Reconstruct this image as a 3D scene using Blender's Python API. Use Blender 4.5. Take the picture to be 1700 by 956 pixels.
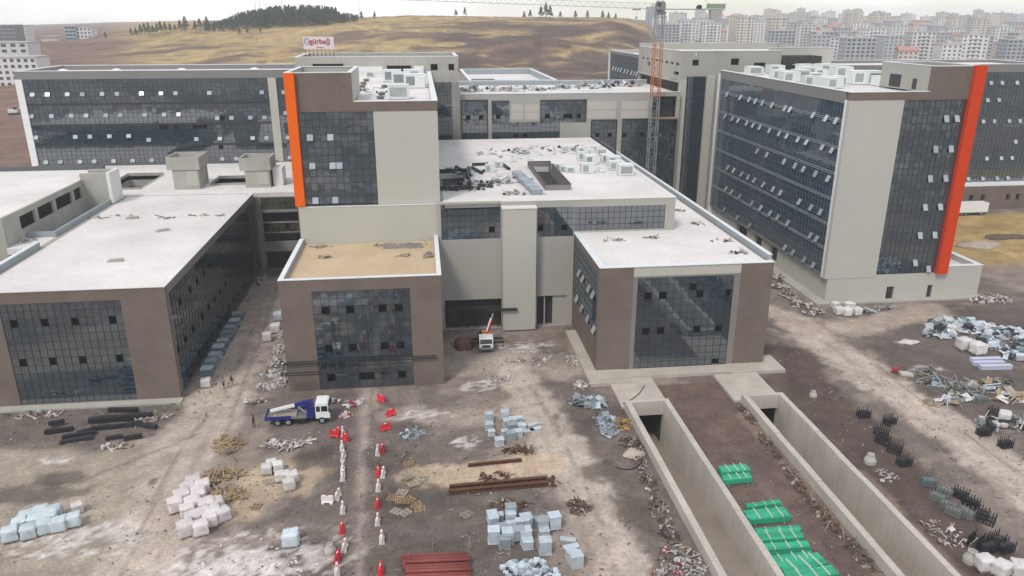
import bpy, bmesh, math, random
import numpy as np
from math import radians, sin, cos, tan, pi, atan2, hypot
from mathutils import Vector, Matrix, Euler

random.seed(7)
SC = bpy.context.scene
COL = SC.collection
for o in list(bpy.data.objects):
    bpy.data.objects.remove(o)

# ------------------------------------------------------------------ camera, sky, sun, exposure
PITCH, YAW, CAMH, FPX = radians(19.311), radians(6.561), 50.0, 1274.9
cam = bpy.data.cameras.new('camera')
cam.sensor_width = 36.0
cam.lens = FPX / 1700 * 36
cam.clip_start, cam.clip_end = 1.0, 20000
camo = bpy.data.objects.new('camera', cam)
camo.location = (0, 0, CAMH)
camo.rotation_euler = (pi / 2 - PITCH, 0, -YAW)
COL.objects.link(camo)
SC.camera = camo

SUN_AZ, SUN_EL = radians(215), radians(52)      # compass style: 0 = +Y, clockwise
world = bpy.data.worlds.new('World')
SC.world = world
world.use_nodes = True
wn, wl = world.node_tree.nodes, world.node_tree.links
wn.clear()
sky = wn.new('ShaderNodeTexSky')
sky.sky_type = 'NISHITA'
sky.sun_disc = False
sky.sun_elevation = SUN_EL
sky.sun_rotation = SUN_AZ
sky.air_density, sky.dust_density, sky.ozone_density = 1.0, .25, 1.0
tc = wn.new('ShaderNodeTexCoord')
mp = wn.new('ShaderNodeMapping')
mp.inputs['Scale'].default_value = (1.0, 1.0, 4.0)
mp.inputs['Location'].default_value = (-2.06, 2.69, 3.73)
cn = wn.new('ShaderNodeTexNoise')
cn.inputs['Scale'].default_value = 1.7
cn.inputs['Detail'].default_value = 7
cn.inputs['Roughness'].default_value = 0.55
cr = wn.new('ShaderNodeValToRGB')
cr.color_ramp.elements[0].position, cr.color_ramp.elements[1].position = 0.43, 0.64
cr.color_ramp.elements[0].color, cr.color_ramp.elements[1].color = (.12, .12, .12, 1), (1, 1, 1, 1)
cm = wn.new('ShaderNodeMixRGB')
cm.inputs['Color2'].default_value = (13.2, 13.15, 13.1, 1)     # bright thin overcast
bg = wn.new('ShaderNodeBackground')
bg.inputs['Strength'].default_value = 0.115
wo = wn.new('ShaderNodeOutputWorld')
wl.new(tc.outputs['Generated'], mp.inputs['Vector'])
wl.new(mp.outputs['Vector'], cn.inputs['Vector'])
wl.new(cn.outputs['Fac'], cr.inputs['Fac'])
wl.new(cr.outputs['Color'], cm.inputs['Fac'])
wl.new(sky.outputs['Color'], cm.inputs['Color1'])
wl.new(cm.outputs['Color'], bg.inputs['Color'])
wl.new(bg.outputs['Background'], wo.inputs['Surface'])

sun = bpy.data.lights.new('sun', 'SUN')
sun.energy, sun.angle, sun.color = 2.0, radians(12), (1.0, .94, .86)
suno = bpy.data.objects.new('sun', sun)
sd = Vector((sin(SUN_AZ) * cos(SUN_EL), cos(SUN_AZ) * cos(SUN_EL), sin(SUN_EL)))
suno.rotation_euler = sd.to_track_quat('Z', 'Y').to_euler()
suno.location = (0, 0, 200)
COL.objects.link(suno)
SC.view_settings.view_transform = 'Standard'
SC.view_settings.look = 'None'
SC.view_settings.exposure = 0.0
SC.view_settings.gamma = 1.0
SC.view_settings.use_curve_mapping = False
SC.cycles.max_bounces = 5
SC.cycles.diffuse_bounces = 2
SC.cycles.glossy_bounces = 3
SC.cycles.volume_bounces = 2

# ------------------------------------------------------------------ measuring helpers (photo pixel -> point in the place)
_fw = Vector((sin(YAW) * cos(PITCH), cos(YAW) * cos(PITCH), -sin(PITCH)))
_rt = Vector((cos(YAW), -sin(YAW), 0))
_up = _rt.cross(_fw)
def _ray(px, py): return _fw + _rt * ((px - 850) / FPX) - _up * ((py - 478) / FPX)
def gp(px, py, z=0.0):
    d = _ray(px, py); t = (z - CAMH) / d.z
    return Vector((d.x * t, d.y * t, z))
def onY(px, py, Y):
    d = _ray(px, py); t = Y / d.y
    return d.x * t, CAMH + d.z * t
def onX(px, py, X):
    d = _ray(px, py); t = X / d.x
    return d.y * t, CAMH + d.z * t

# ------------------------------------------------------------------ mesh helpers
class MB:
    def __init__(s): s.v = []; s.f = []
    def add(s, vs, fs):
        n = len(s.v); s.v += [tuple(q) for q in vs]; s.f += [tuple(i + n for i in q) for q in fs]
        return s
    def box(s, x0, x1, y0, y1, z0, z1):
        return s.add([(x0, y0, z0), (x1, y0, z0), (x1, y1, z0), (x0, y1, z0), (x0, y0, z1), (x1, y0, z1), (x1, y1, z1), (x0, y1, z1)],
                     [(0, 3, 2, 1), (4, 5, 6, 7), (0, 1, 5, 4), (1, 2, 6, 5), (2, 3, 7, 6), (3, 0, 4, 7)])
    def mbox(s, M, sx, sy, sz, taper=1.0):
        vs = [M @ Vector((x * sx / 2 * (taper if z > 0 else 1), y * sy / 2 * (taper if z > 0 else 1), z * sz / 2)) for z in (-1, 1) for x, y in ((-1, -1), (1, -1), (1, 1), (-1, 1))]
        return s.add(vs, [(0, 3, 2, 1), (4, 5, 6, 7), (0, 1, 5, 4), (1, 2, 6, 5), (2, 3, 7, 6), (3, 0, 4, 7)])
    def bar(s, a, b, w, h=None):
        a, b = Vector(a), Vector(b); d = b - a
        if d.length < 1e-6: return s
        M = Matrix.Translation((a + b) / 2) @ d.to_track_quat('Y', 'Z').to_matrix().to_4x4()
        return s.mbox(M, w, d.length, h or w)
    def tube(s, a, b, r, n=8, r2=None, cap=True):
        a, b = Vector(a), Vector(b); d = b - a; r2 = r if r2 is None else r2
        R = d.to_track_quat('Z', 'Y').to_matrix()
        vs = [a + R @ Vector((r * cos(2 * pi * i / n), r * sin(2 * pi * i / n), 0)) for i in range(n)] + \
             [b + R @ Vector((r2 * cos(2 * pi * i / n), r2 * sin(2 * pi * i / n), 0)) for i in range(n)]
        fs = [(i, (i + 1) % n, n + (i + 1) % n, n + i) for i in range(n)]
        if cap: fs += [tuple(range(n))[::-1], tuple(range(n, 2 * n))]
        return s.add(vs, fs)
    def ring(s, a, b, r, ri, n=10):            # hollow pipe
        a, b = Vector(a), Vector(b); R = (b - a).to_track_quat('Z', 'Y').to_matrix(); vs = []
        for p, q in ((a, r), (b, r), (b, ri), (a, ri)):
            vs += [p + R @ Vector((q * cos(2 * pi * i / n), q * sin(2 * pi * i / n), 0)) for i in range(n)]
        fs = [(k * n + i, k * n + (i + 1) % n, ((k + 1) % 4) * n + (i + 1) % n, ((k + 1) % 4) * n + i) for k in range(4) for i in range(n)]
        return s.add(vs, fs)
    def lathe(s, prof, n=14, c=(0, 0, 0)):
        vs = [(c[0] + r * cos(2 * pi * i / n), c[1] + r * sin(2 * pi * i / n), c[2] + z) for r, z in prof for i in range(n)]
        fs = [(k * n + i, k * n + (i + 1) % n, (k + 1) * n + (i + 1) % n, (k + 1) * n + i) for k in range(len(prof) - 1) for i in range(n)]
        fs += [tuple(range(n))[::-1], tuple(range((len(prof) - 1) * n, len(prof) * n))]
        return s.add(vs, fs)
    def prism(s, pts, y0, y1):                 # profile in XZ, extruded along Y
        n = len(pts)
        return s.add([(x, y0, z) for x, z in pts] + [(x, y1, z) for x, z in pts],
                     [tuple(range(n)), tuple(range(n, 2 * n))[::-1]] + [(i, n + i, n + (i + 1) % n, (i + 1) % n) for i in range(n)])
    def mesh(s, name, mat, smooth=False):
        me = bpy.data.meshes.new(name)
        me.from_pydata(s.v, [], s.f)
        if mat: me.materials.append(mat)
        if smooth: me.polygons.foreach_set('use_smooth', [True] * len(me.polygons))
        me.update()
        return me
    def build(s, name, mat, parent=None, smooth=False, off=None, loc=None):
        o = bpy.data.objects.new(name, s.mesh(name, mat, smooth)); COL.objects.link(o)
        if parent:
            o.parent = parent
            if off is None: off = parent.location if parent.type == 'EMPTY' and parent.get('world') else None
        if off is not None: o.location = -Vector(off)
        if loc is not None: o.location = loc
        return o

def tag(o, label=None, cat=None, group=None, kind=None):
    if label: o['label'] = label
    if cat: o['category'] = cat
    if group: o['group'] = group
    if kind: o['kind'] = kind
    return o
def empty(name, loc=(0, 0, 0), rz=0.0, world=False):
    o = bpy.data.objects.new(name, None); COL.objects.link(o); o.location = loc; o.rotation_euler = (0, 0, rz)
    o.empty_display_size = .3
    if world: o['world'] = 1
    return o
def link(name, me, parent=None, loc=(0, 0, 0), rot=(0, 0, 0), scale=None):
    o = bpy.data.objects.new(name, me); COL.objects.link(o)
    if parent: o.parent = parent
    o.location = loc; o.rotation_euler = rot
    if scale: o.scale = scale
    return o
def kids(o): return [c for c in bpy.data.objects if c.parent == o]
def copy_tree(o, ch=None):
    c = o.copy(); COL.objects.link(c)
    for k, sub in (ch or []):
        d = k.copy(); COL.objects.link(d); d.parent = c
        for g in sub:
            e = g.copy(); COL.objects.link(e); e.parent = d
    return c
def tree_of(o): return [(k, kids(k)) for k in kids(o)]
ORD = ['first', 'second', 'third', 'fourth', 'fifth', 'sixth', 'seventh', 'eighth', 'ninth', 'tenth', 'eleventh', 'twelfth', 'thirteenth',
       'fourteenth', 'fifteenth', 'sixteenth', 'seventeenth', 'eighteenth', 'nineteenth', 'twentieth', 'twenty-first', 'twenty-second',
       'twenty-third', 'twenty-fourth', 'twenty-fifth', 'twenty-sixth', 'twenty-seventh', 'twenty-eighth', 'twenty-ninth', 'thirtieth']
def nth(i, n, a='left'):
    return a + 'most' if i == 0 and a in ('left', 'right') else ORD[i] + ' from the ' + a

# ------------------------------------------------------------------ materials
def mat(name, col, rough=.8, var=.18, scale=.6, bump=0.0, bscale=6.0, metal=0.0, spec=.3, fine=0.0, rand=0.0, streak=0.0):
    m = bpy.data.materials.new(name); m.use_nodes = True
    N, L = m.node_tree.nodes, m.node_tree.links
    p = N['Principled BSDF']
    p.inputs['Roughness'].default_value = rough
    p.inputs['Metallic'].default_value = metal
    p.inputs['Specular IOR Level'].default_value = spec
    g = N.new('ShaderNodeNewGeometry')
    def noise(sc, det=5, vec=None):
        n = N.new('ShaderNodeTexNoise'); n.inputs['Scale'].default_value = sc; n.inputs['Detail'].default_value = det
        L.new(vec or g.outputs['Position'], n.inputs['Vector']); return n.outputs['Fac']
    def math(op, a, b):
        k = N.new('ShaderNodeMath'); k.operation = op
        for i, q in enumerate((a, b)):
            if isinstance(q, (int, float)): k.inputs[i].default_value = q
            else: L.new(q, k.inputs[i])
        return k.outputs[0]
    f = math('ADD', math('MULTIPLY', math('SUBTRACT', noise(scale), .5), 2 * var * 2), 1.0)
    if fine: f = math('ADD', f, math('MULTIPLY', math('SUBTRACT', noise(scale * 14, 3), .5), 4 * fine))
    if streak:
        mpn = N.new('ShaderNodeMapping'); mpn.inputs['Scale'].default_value = (1.3, 1.3, .06); L.new(g.outputs['Position'], mpn.inputs['Vector'])
        f = math('ADD', f, math('MULTIPLY', math('SUBTRACT', noise(1.6, 4, mpn.outputs['Vector']), .5), 4 * streak))
    if rand:
        oi = N.new('ShaderNodeObjectInfo')
        f = math('MULTIPLY', f, math('ADD', math('MULTIPLY', math('SUBTRACT', oi.outputs['Random'], .5), 2 * rand), 1.0))
    mx = N.new('ShaderNodeVectorMath'); mx.operation = 'SCALE'
    mx.inputs[0].default_value = col[:3]
    L.new(f, mx.inputs['Scale'])
    L.new(mx.outputs['Vector'], p.inputs['Base Color'])
    if bump:
        b = N.new('ShaderNodeBump'); b.inputs['Strength'].default_value = bump; b.inputs['Distance'].default_value = .05
        L.new(noise(bscale, 6), b.inputs['Height']); L.new(b.outputs['Normal'], p.inputs['Normal'])
    return m

def glass(name, col, ior=2.5, rough=.03, rand=.14, wob=.006):
    m = mat(name, col, rough, .25, .25, spec=.5, rand=rand)
    p = m.node_tree.nodes['Principled BSDF']; p.inputs['IOR'].default_value = ior
    N, L = m.node_tree.nodes, m.node_tree.links       # slight waviness of the panes
    n = N.new('ShaderNodeTexNoise'); n.inputs['Scale'].default_value = .9; n.inputs['Detail'].default_value = 2
    g = N.new('ShaderNodeNewGeometry'); L.new(g.outputs['Position'], n.inputs['Vector'])
    b = N.new('ShaderNodeBump'); b.inputs['Strength'].default_value = 1.0; b.inputs['Distance'].default_value = wob
    L.new(n.outputs['Fac'], b.inputs['Height']); L.new(b.outputs['Normal'], p.inputs['Normal'])
    return m

M = dict(
    beige=mat('stucco_beige', (.47, .455, .40), .9, .03, .08, streak=.008, bump=.1),
    beige2=mat('stucco_grey_beige', (.375, .36, .32), .9, .05, .12, streak=.012, bump=.1),
    brown=mat('stone_cladding_brown', (.165, .128, .106), .75, .13, .35, fine=.09, bump=.3, bscale=3, streak=.02),
    greyclad=mat('cladding_grey', (.21, .20, .19), .7, .06, .3, streak=.03),
    conc=mat('raw_concrete', (.40, .385, .34), .9, .12, .3, fine=.08, streak=.08, bump=.2),
    concd=mat('raw_concrete_dark', (.27, .26, .24), .9, .14, .4, fine=.08, streak=.07, bump=.2),
    roof=mat('roof_membrane', (.68, .645, .62), .85, .13, .09, fine=.07, bump=.15, bscale=2),
    roofsand=mat('roof_sand_screed', (.52, .40, .26), .95, .12, .18, fine=.07, bump=.2),
    cope=mat('white_coping', (.70, .72, .73), .5, .05, 1),
    para=mat('parapet_zinc', (.30, .34, .36), .6, .08, .5, streak=.05),
    parad=mat('parapet_dark', (.11, .115, .12), .8, .1, .5),
    orange=mat('fin_orange', (.80, .13, .005), .6, .03, .3, spec=.12),
    red=mat('fin_red_orange', (.60, .050, .004), .65, .03, .3, spec=.12),
    frame=mat('frame_dark', (.035, .037, .04), .5, .1, 2),
    framel=mat('frame_grey', (.16, .17, .175), .5, .1, 2),
    inside=mat('unlit_interior', (.045, .043, .04), .95, .4, .4),  # near-black base puts the shade of unlit rooms into the colour
    white=mat('white_paint', (.74, .73, .71), .5, .05, 1),
    glass=glass('glazing', (.020, .040, .054)),
    glassb=glass('glazing_blue', (.034, .064, .092), 1.8, rand=.15),
    glasso=glass('glazing_olive', (.065, .065, .040), 2.4),
    vent=glass('vent_glazing_sky', (.30, .33, .35), 2.6, .15, .2),  # pale base puts the sky's reflection into the open sashes
)

# ------------------------------------------------------------------ facade builders
ROTZ = {'-Y': 0.0, '+X': pi / 2, '+Y': pi, '-X': -pi / 2}
def P3(face, pos, a, z, d):
    return {'-Y': (a, pos + d, z), '+Y': (a, pos - d, z), '-X': (pos + d, a, z), '+X': (pos - d, a, z)}[face]
def wall(mb, face, pos, a0, a1, z0, z1, holes=(), t=.9):
    us = sorted({a0, a1} | {min(max(h[k], a0), a1) for h in holes for k in (0, 1)})
    zs = sorted({z0, z1} | {min(max(h[k], z0), z1) for h in holes for k in (2, 3)})
    def solid(i, j):
        if not (0 <= i < len(us) - 1 and 0 <= j < len(zs) - 1): return False
        u, z = (us[i] + us[i + 1]) / 2, (zs[j] + zs[j + 1]) / 2
        return not any(h[0] < u < h[1] and h[2] < z < h[3] for h in holes)
    flip = face in ('+Y', '-X')
    def quad(*pts):
        mb.add([P3(face, pos, *q) for q in pts], [(3, 2, 1, 0)] if flip else [(0, 1, 2, 3)])
    for i in range(len(us) - 1):
        for j in range(len(zs) - 1):
            if not solid(i, j): continue
            u0, u1, w0, w1 = us[i], us[i + 1], zs[j], zs[j + 1]
            quad((u0, w0, 0), (u1, w0, 0), (u1, w1, 0), (u0, w1, 0))
            quad((u1, w0, t), (u0, w0, t), (u0, w1, t), (u1, w1, t))
            if not solid(i - 1, j): quad((u0, w0, t), (u0, w0, 0), (u0, w1, 0), (u0, w1, t))
            if not solid(i + 1, j): quad((u1, w0, 0), (u1, w0, t), (u1, w1, t), (u1, w1, 0))
            if not solid(i, j - 1): quad((u0, w0, t), (u1, w0, t), (u1, w0, 0), (u0, w0, 0))
            if not solid(i, j + 1): quad((u0, w1, 0), (u1, w1, 0), (u1, w1, t), (u0, w1, t))
    return mb
_pane = {}
BUDGET = {}
def curtain(root, face, pos, a0, a1, z0, z1, nc, nr, gl='glass', fr='frame', vents=(), opens=(), inset=.12, jit=.14, single=True, mw=.055):
    """glazing in a hole: panes one by one while the budget lasts, the grid of mullions as one part; vents/opens are photo pixels"""
    cw, ch = (a1 - a0) / nc, (z1 - z0) / nr
    def cells(lst):
        out = set()
        for q in lst:
            a, z = onY(q[0], q[1], pos) if 'Y' in face else onX(q[0], q[1], pos)
            c, r = int((a - a0) / cw), int((z - z0) / ch)
            if 0 <= c < nc and 0 <= r < nr: out.add((c, r))
        return out
    V, O = cells(vents), cells(opens)
    key = (round(cw, 3), round(ch, 3), gl)
    if key not in _pane:
        _pane[key] = MB().box(-cw / 2 + .02, cw / 2 - .02, -.02, .02, -ch / 2 + .02, ch / 2 - .02).mesh('pane', M[gl])
        _pane[key + ('v',)] = MB().box(-cw / 2 + .05, cw / 2 - .05, -.04, .04, -ch + .05, -.03).mesh('vent_window', M['vent'])
    rest = MB(); off = Vector(root.location); bl = BUDGET.setdefault(root.name, 300)
    order = sorted(((c, r) for c in range(nc) for r in range(nr)), key=lambda q: (a0 + q[0] * cw if 'X' in face else 0))
    for c, r in order:
        a, z = a0 + (c + .5) * cw, z0 + (r + .5) * ch
        if (c, r) in O: continue
        if (c, r) in V:
            link('vent_window', _pane[key + ('v',)], root, Vector(P3(face, pos, a, z + ch / 2, inset - .02)) - off, (radians(-24 + random.uniform(-4, 4)), 0, ROTZ[face]))
            continue
        e = (radians(random.gauss(0, jit)), 0, ROTZ[face] + radians(random.gauss(0, jit)))
        if single and bl > 0:
            bl -= 1
            link('pane', _pane[key], root, Vector(P3(face, pos, a, z, inset + .02)) - off, e)
        else:
            Mx = Matrix.Translation(P3(face, pos, a, z, inset + .02)) @ Euler(e).to_matrix().to_4x4()
            rest.mbox(Mx, cw - .04, .04, ch - .04)
    BUDGET[root.name] = bl
    if rest.f: tag(rest.build('glazing', M[gl], root, off=off), kind='stuff')
    g = MB(); d0, d1 = inset - .05, inset + .10
    def bx(u0, u1, w0, w1):
        p, q = P3(face, pos, u0, w0, d0), P3(face, pos, u1, w1, d1)
        g.box(min(p[0], q[0]), max(p[0], q[0]), min(p[1], q[1]), max(p[1], q[1]), w0, w1)
    for c in range(nc + 1):
        u = a0 + c * cw
        bx(max(a0, u - mw / 2), min(a1, u + mw / 2), z0, z1)
    d0 += .003
    for r in range(nr + 1):
        w = z0 + r * ch
        bx(a0, a1, max(z0, w - mw / 2), min(z1, w + mw / 2))
    g.build('mullion_grid', M[fr], root, off=off)
def part(root, name, mb, m, **k): return mb.build(name, M[m] if isinstance(m, str) else m, root, off=root.location, **k)
def building(name, label, loc, cat='building'):
    return tag(empty(name, loc, world=True), label, cat, 'blocks of the complex under construction')
def cap_line(mb, x0, x1, y0, y1, z, t=.35, h=.10, sides='FBLR', over=.06):
    if 'F' in sides: mb.box(x0 - over, x1 + over, y0 - over, y0 + t, z, z + h)
    if 'B' in sides: mb.box(x0 - over, x1 + over, y1 - t, y1 + over, z, z + h)
    ya = y0 + t if 'F' in sides else y0
    yb = y1 - t if 'B' in sides else y1
    if 'L' in sides: mb.box(x0 - over, x0 + t, ya, yb, z, z + h)
    if 'R' in sides: mb.box(x1 - t, x1 + over, ya, yb, z, z + h)
    return mb
def px(*q): return q
def Z34(ox, oy, lst): return [(ox + a / 3.4, oy + b / 3.4) for a, b in lst]
# ------------------------------------------------------------------ ground and terrain: one sheet
def _h2(ix, iy, s):
    n = (ix.astype(np.int64) * 374761393 + iy.astype(np.int64) * 668265263 + s * 974634777) & 0x7fffffff
    n = ((n ^ (n >> 13)) * 1274126177) & 0x7fffffff
    return ((n ^ (n >> 16)) & 0xffff) / 65535.0
def vnoise(x, y, s=0, octv=4):
    out = np.zeros_like(x, dtype=float); amp = .5; tot = 0
    for k in range(octv):
        ix, iy = np.floor(x), np.floor(y); fx, fy = x - ix, y - iy
        fx, fy = fx * fx * (3 - 2 * fx), fy * fy * (3 - 2 * fy)
        a, b = _h2(ix, iy, s + k), _h2(ix + 1, iy, s + k); c, d = _h2(ix, iy + 1, s + k), _h2(ix + 1, iy + 1, s + k)
        out += amp * ((a * (1 - fx) + b * fx) * (1 - fy) + (c * (1 - fx) + d * fx) * fy); tot += amp
        amp *= .5; x, y = x * 2.03 + 11.3, y * 2.03 + 7.7
    return out / tot
def sstep(a, b, x):
    t = np.clip((x - a) / (b - a), 0, 1); return t * t * (3 - 2 * t)
_CP = [(-400, 92), (0, 76), (100, 69), (150, 62), (200, 57), (300, 47), (400, 41), (500, 37), (600, 31), (680, 27), (850, 30), (1000, 31), (1040, 34), (1075, 46), (1110, 98), (1200, 104), (1700, 112), (2100, 118)]
_AZ = np.array([math.degrees(math.atan((p - 850) / 1351)) + 6.561 for p, _ in _CP])
_CZ = np.array([50 - (y - 31) / 1351 * 700 for _, y in _CP])
def terrain(x, y):
    x, y = np.asarray(x, float), np.asarray(y, float)
    az = np.degrees(np.arctan2(x, np.maximum(y, 1)))
    cz = np.interp(az, _AZ, _CZ)
    s = np.clip((y - 250) / 450, 0, 1) ** (1.15 - .4 * (1 - sstep(-21, -16, az)))
    h = cz * s
    fade = sstep(250, 420, y)
    h = h + fade * (vnoise(x / 70, y / 55, 3) - .5) * 9 * (1 - sstep(600, 700, y) * .8)
    right = sstep(16.5, 19, az)
    h = h + right * np.clip(y - 700, 0, 1500) * .022
    h = h + (1 - right) * np.clip(y - 700, 0, 600) * .004
    h = h + fade * (vnoise(x / 18, y / 14, 9, 3) - .5) * 2.2
    mound = np.exp(-(((x - 78) / 34) ** 2 + ((y - 545) / 22) ** 2)) * 9 + np.exp(-(((x - 150) / 40) ** 2 + ((y - 600) / 25) ** 2)) * 9
    return h + mound * (1 - right)
def th(x, y): return float(terrain(np.array([x]), np.array([y]))[0])

TRENCH = [(26.5, 31.1, 53.0, 90.1), (42.95, 47.4, 51.0, 90.1)]
def spans(core, lo, hi, fine, extra):
    a = list(np.arange(core[0], core[1], fine)) + [core[1]]
    st, q = fine, core[0]
    left = []
    while q > lo: st *= 1.09; q -= st; left.append(q)
    st, q = fine, core[1]
    right = []
    while q < hi: st = min(st * 1.06, 140); q += st; right.append(q)
    arr = np.array(sorted(left + a + right))
    for e in extra: arr = arr[np.abs(arr - e) > fine * .45]
    return np.array(sorted(list(arr) + list(extra)))
def axis(segs, lo, hi, g, extra):
    q = [v for a, b, st in segs for v in np.arange(a, b, st)] + [segs[-1][1]]
    st, v = segs[0][2], segs[0][0]
    while v > lo: st = min(st * g, 160); v -= st; q.append(v)
    st, v = segs[-1][2], segs[-1][1]
    while v < hi: st = min(st * g, 160); v += st; q.append(v)
    arr = np.array(sorted(q))
    for e in extra: arr = arr[np.abs(arr - e) > .2]
    return np.array(sorted(list(arr) + list(extra)))
gx = axis([(-390, -72, 3.0), (-72, 135, .46), (135, 340, 3.0)], -2400, 2700, 1.12, [t[k] for t in TRENCH for k in (0, 1)])
gy = axis([(44, 134, .46), (134, 262, 2.2), (262, 760, 3.6)], -700, 3100, 1.12, sorted({t[k] for t in TRENCH for k in (2, 3)}))
X, Y = np.meshgrid(gx, gy)
Z = terrain(X, Y)
near = (Y < 240) & (Y > -60)
site = np.where(near, (vnoise(X / 3.0, Y / 3.0, 21, 4) - .5) * .28 + (vnoise(X / .9, Y / .9, 25, 2) - .5) * .10, 0)
nearb = np.zeros_like(X)
for bx0, bx1, by0, by1 in ((-62, -33, 99, 160), (-22, 4, 99, 125), (1, 52, 97, 215), (71, 106, 125, 190)):
    nearb = np.maximum(nearb, sstep(0, 1, 1 - np.maximum(np.maximum(bx0 - X, X - bx1), np.maximum(by0 - Y, Y - by1)) / 1.5))
for t in TRENCH:
    nearb = np.maximum(nearb, ((X > t[0] - 1.6) & (X < t[1] + 1.6) & (Y < t[3] + 9)) * 1.0)
Z = Z + site * (1 - nearb) - .012

# colour of the soil itself: tracks of pale dust, darker damp earth, sand, plaster dust, dry grass further out
def pl(points, width, soft, seed, amp=1.6):
    d = np.full(X.shape, 1e9)
    P = [gp(*p) for p in points]
    for a, b in zip(P[:-1], P[1:]):
        dx, dy = b.x - a.x, b.y - a.y
        t = np.clip(((X - a.x) * dx + (Y - a.y) * dy) / (dx * dx + dy * dy), 0, 1)
        d = np.minimum(d, np.hypot(X - a.x - t * dx, Y - a.y - t * dy))
    d = d + (vnoise(X / 2.6, Y / 2.6, seed) - .5) * 2 * amp + (vnoise(X / .7, Y / .7, seed + 3, 2) - .5) * min(1.2, amp * .8)
    return 1 - sstep(width / 2 - soft * .6, width / 2 + soft * .6, d)
def blob(pxc, r, seed, amp=.9, stretch=1.0):
    c = gp(*pxc)
    d = np.hypot((X - c.x) / stretch, Y - c.y) + (vnoise(X / 1.6, Y / 1.6, seed) - .5) * 2 * amp * r * .6
    return 1 - sstep(r * .7, r * 1.15, d)
C = np.empty(X.shape + (3,))
def lay(mask, col, k=1.0):
    global C
    w = (np.clip(mask, 0, 1) * k)[..., None]
    C = C * (1 - w) + np.array(col) * w
TAN, DUST, GREYB, DARK, SAND, PALE = (.38, .31, .257), (.44, .37, .312), (.145, .120, .105), (.098, .071, .060), (.50, .38, .27), (.66, .60, .57)
C[:] = (.245, .198, .168)
def poly(pts, seed, amp=2.0, soft=.9):
    P = [gp(*p) for p in pts]
    Xw, Yw = X + (vnoise(X / 3, Y / 3, seed) - .5) * 2 * amp + (vnoise(X / .8, Y / .8, seed + 1, 2) - .5) * amp * .6, Y + (vnoise(X / 3, Y / 3, seed + 2) - .5) * 2 * amp
    ins = np.zeros(X.shape, bool); d = np.full(X.shape, 1e9)
    for a, b in zip(P, P[1:] + P[:1]):
        dx, dy = b.x - a.x, b.y - a.y
        ins ^= ((a.y > Yw) != (b.y > Yw)) & (Xw < dx * (Yw - a.y) / (dy if abs(dy) > 1e-9 else 1e-9) + a.x)
        t = np.clip(((Xw - a.x) * dx + (Yw - a.y) * dy) / (dx * dx + dy * dy), 0, 1)
        d = np.minimum(d, np.hypot(Xw - a.x - t * dx, Yw - a.y - t * dy))
    return sstep(-soft, soft, np.where(ins, d, -d))
n1 = vnoise(X / 9, Y / 9, 40); n2 = vnoise(X / 3.2, Y / 3.2, 45)
lay(sstep(.46, .56, n1 + (vnoise(X / 1.3, Y / 1.3, 47) - .5) * .22), GREYB, .8)
lay(sstep(.55, .75, n2), TAN, .35)
mback = sstep(-20, 20, 42 - Y) * (1 - sstep(300, 500, 42 - Y))       # unseen ground behind the viewpoint: contrast patches added to break up glass reflections
lay(mback * sstep(.50, .58, vnoise(X / 26, Y / 20, 300, 4)), (.07, .065, .055), .85)
lay(mback * sstep(.55, .62, vnoise(X / 17, Y / 12, 310, 4)), (.52, .48, .44), .8)
lay(mback * sstep(.60, .66, vnoise(X / 9, Y / 9, 320, 3)), (.06, .075, .045), .7)
lay(poly([(-200, 745), (300, 725), (345, 700), (330, 790), (270, 960), (-300, 1100)], 240, 1.5), (.345, .292, .236), .92)
lay(poly([(-60, 690), (320, 668), (270, 715), (150, 750), (-60, 745)], 241, 1.2), (.145, .119, .104), .9)
lay(poly([(330, 880), (560, 860), (640, 650), (560, 655), (520, 730), (540, 800), (480, 840), (420, 870)], 242, 1.3), (.130, .108, .096), .95)
lay(poly([(640, 660), (720, 700), (680, 745), (650, 800), (680, 840), (750, 880), (830, 850), (960, 840), (1010, 960), (640, 1000)], 243, 1.4), (.125, .102, .089), .95)
lay(poly([(1430, 520), (1780, 490), (1780, 690), (1600, 690), (1500, 640), (1440, 570)], 244, 2.0), (.120, .097, .085), .93)
lay(poly([(930, 630), (1040, 660), (1190, 960), (1090, 960), (1040, 860), (960, 720)], 245, 1.2), (.15, .122, .105), .9)
lay(poly([(1290, 560), (1330, 600), (1480, 720), (1600, 860), (1780, 980), (1600, 1000), (1420, 800), (1300, 660)], 246, 1.2), (.105, .081, .069), .9)
lay(pl([(200, 1000), (270, 860), (310, 740), (370, 650), (415, 560), (452, 470)], 8.5, 2.2, 52), DUST, .95)
lay(pl([(609, 1000), (610, 800), (610, 640)], 3.2, .8, 53, .5), TAN, .95)
lay(pl([(575, 1000), (580, 800), (590, 650)], 2.0, .7, 54, .5), GREYB, .75)
lay(pl([(645, 1000), (640, 820), (640, 690)], 4.5, 1, 55, .8), GREYB, .85)
lay(pl([(690, 960), (700, 890), (760, 850), (840, 850)], 10, 2, 56, 2), GREYB, .95)
lay(pl([(500, 950), (520, 860), (530, 760), (560, 720)], 5, 1.5, 66, 1.5), GREYB, .8)
lay(pl([(650, 740), (720, 740), (800, 730)], 5, 1.5, 67, 1.5), GREYB, .8)
lay(pl([(20, 690), (150, 700), (270, 690)], 5, 1.5, 68, 1.2), GREYB, .75)
lay(pl([(1060, 1010), (1000, 880), (945, 770), (905, 690), (870, 640), (850, 600)], 6.0, 1.4, 57), DUST, 1)
lay(pl([(770, 600), (850, 590), (930, 610)], 8, 3, 58, 3), DUST, .55)
lay(pl([(640, 690), (750, 690), (890, 680)], 4, 2, 59, 2), DUST, .6)
lay(pl([(500, 790), (440, 790), (400, 840)], 6, 2, 60, 2), SAND, .75)
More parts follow.
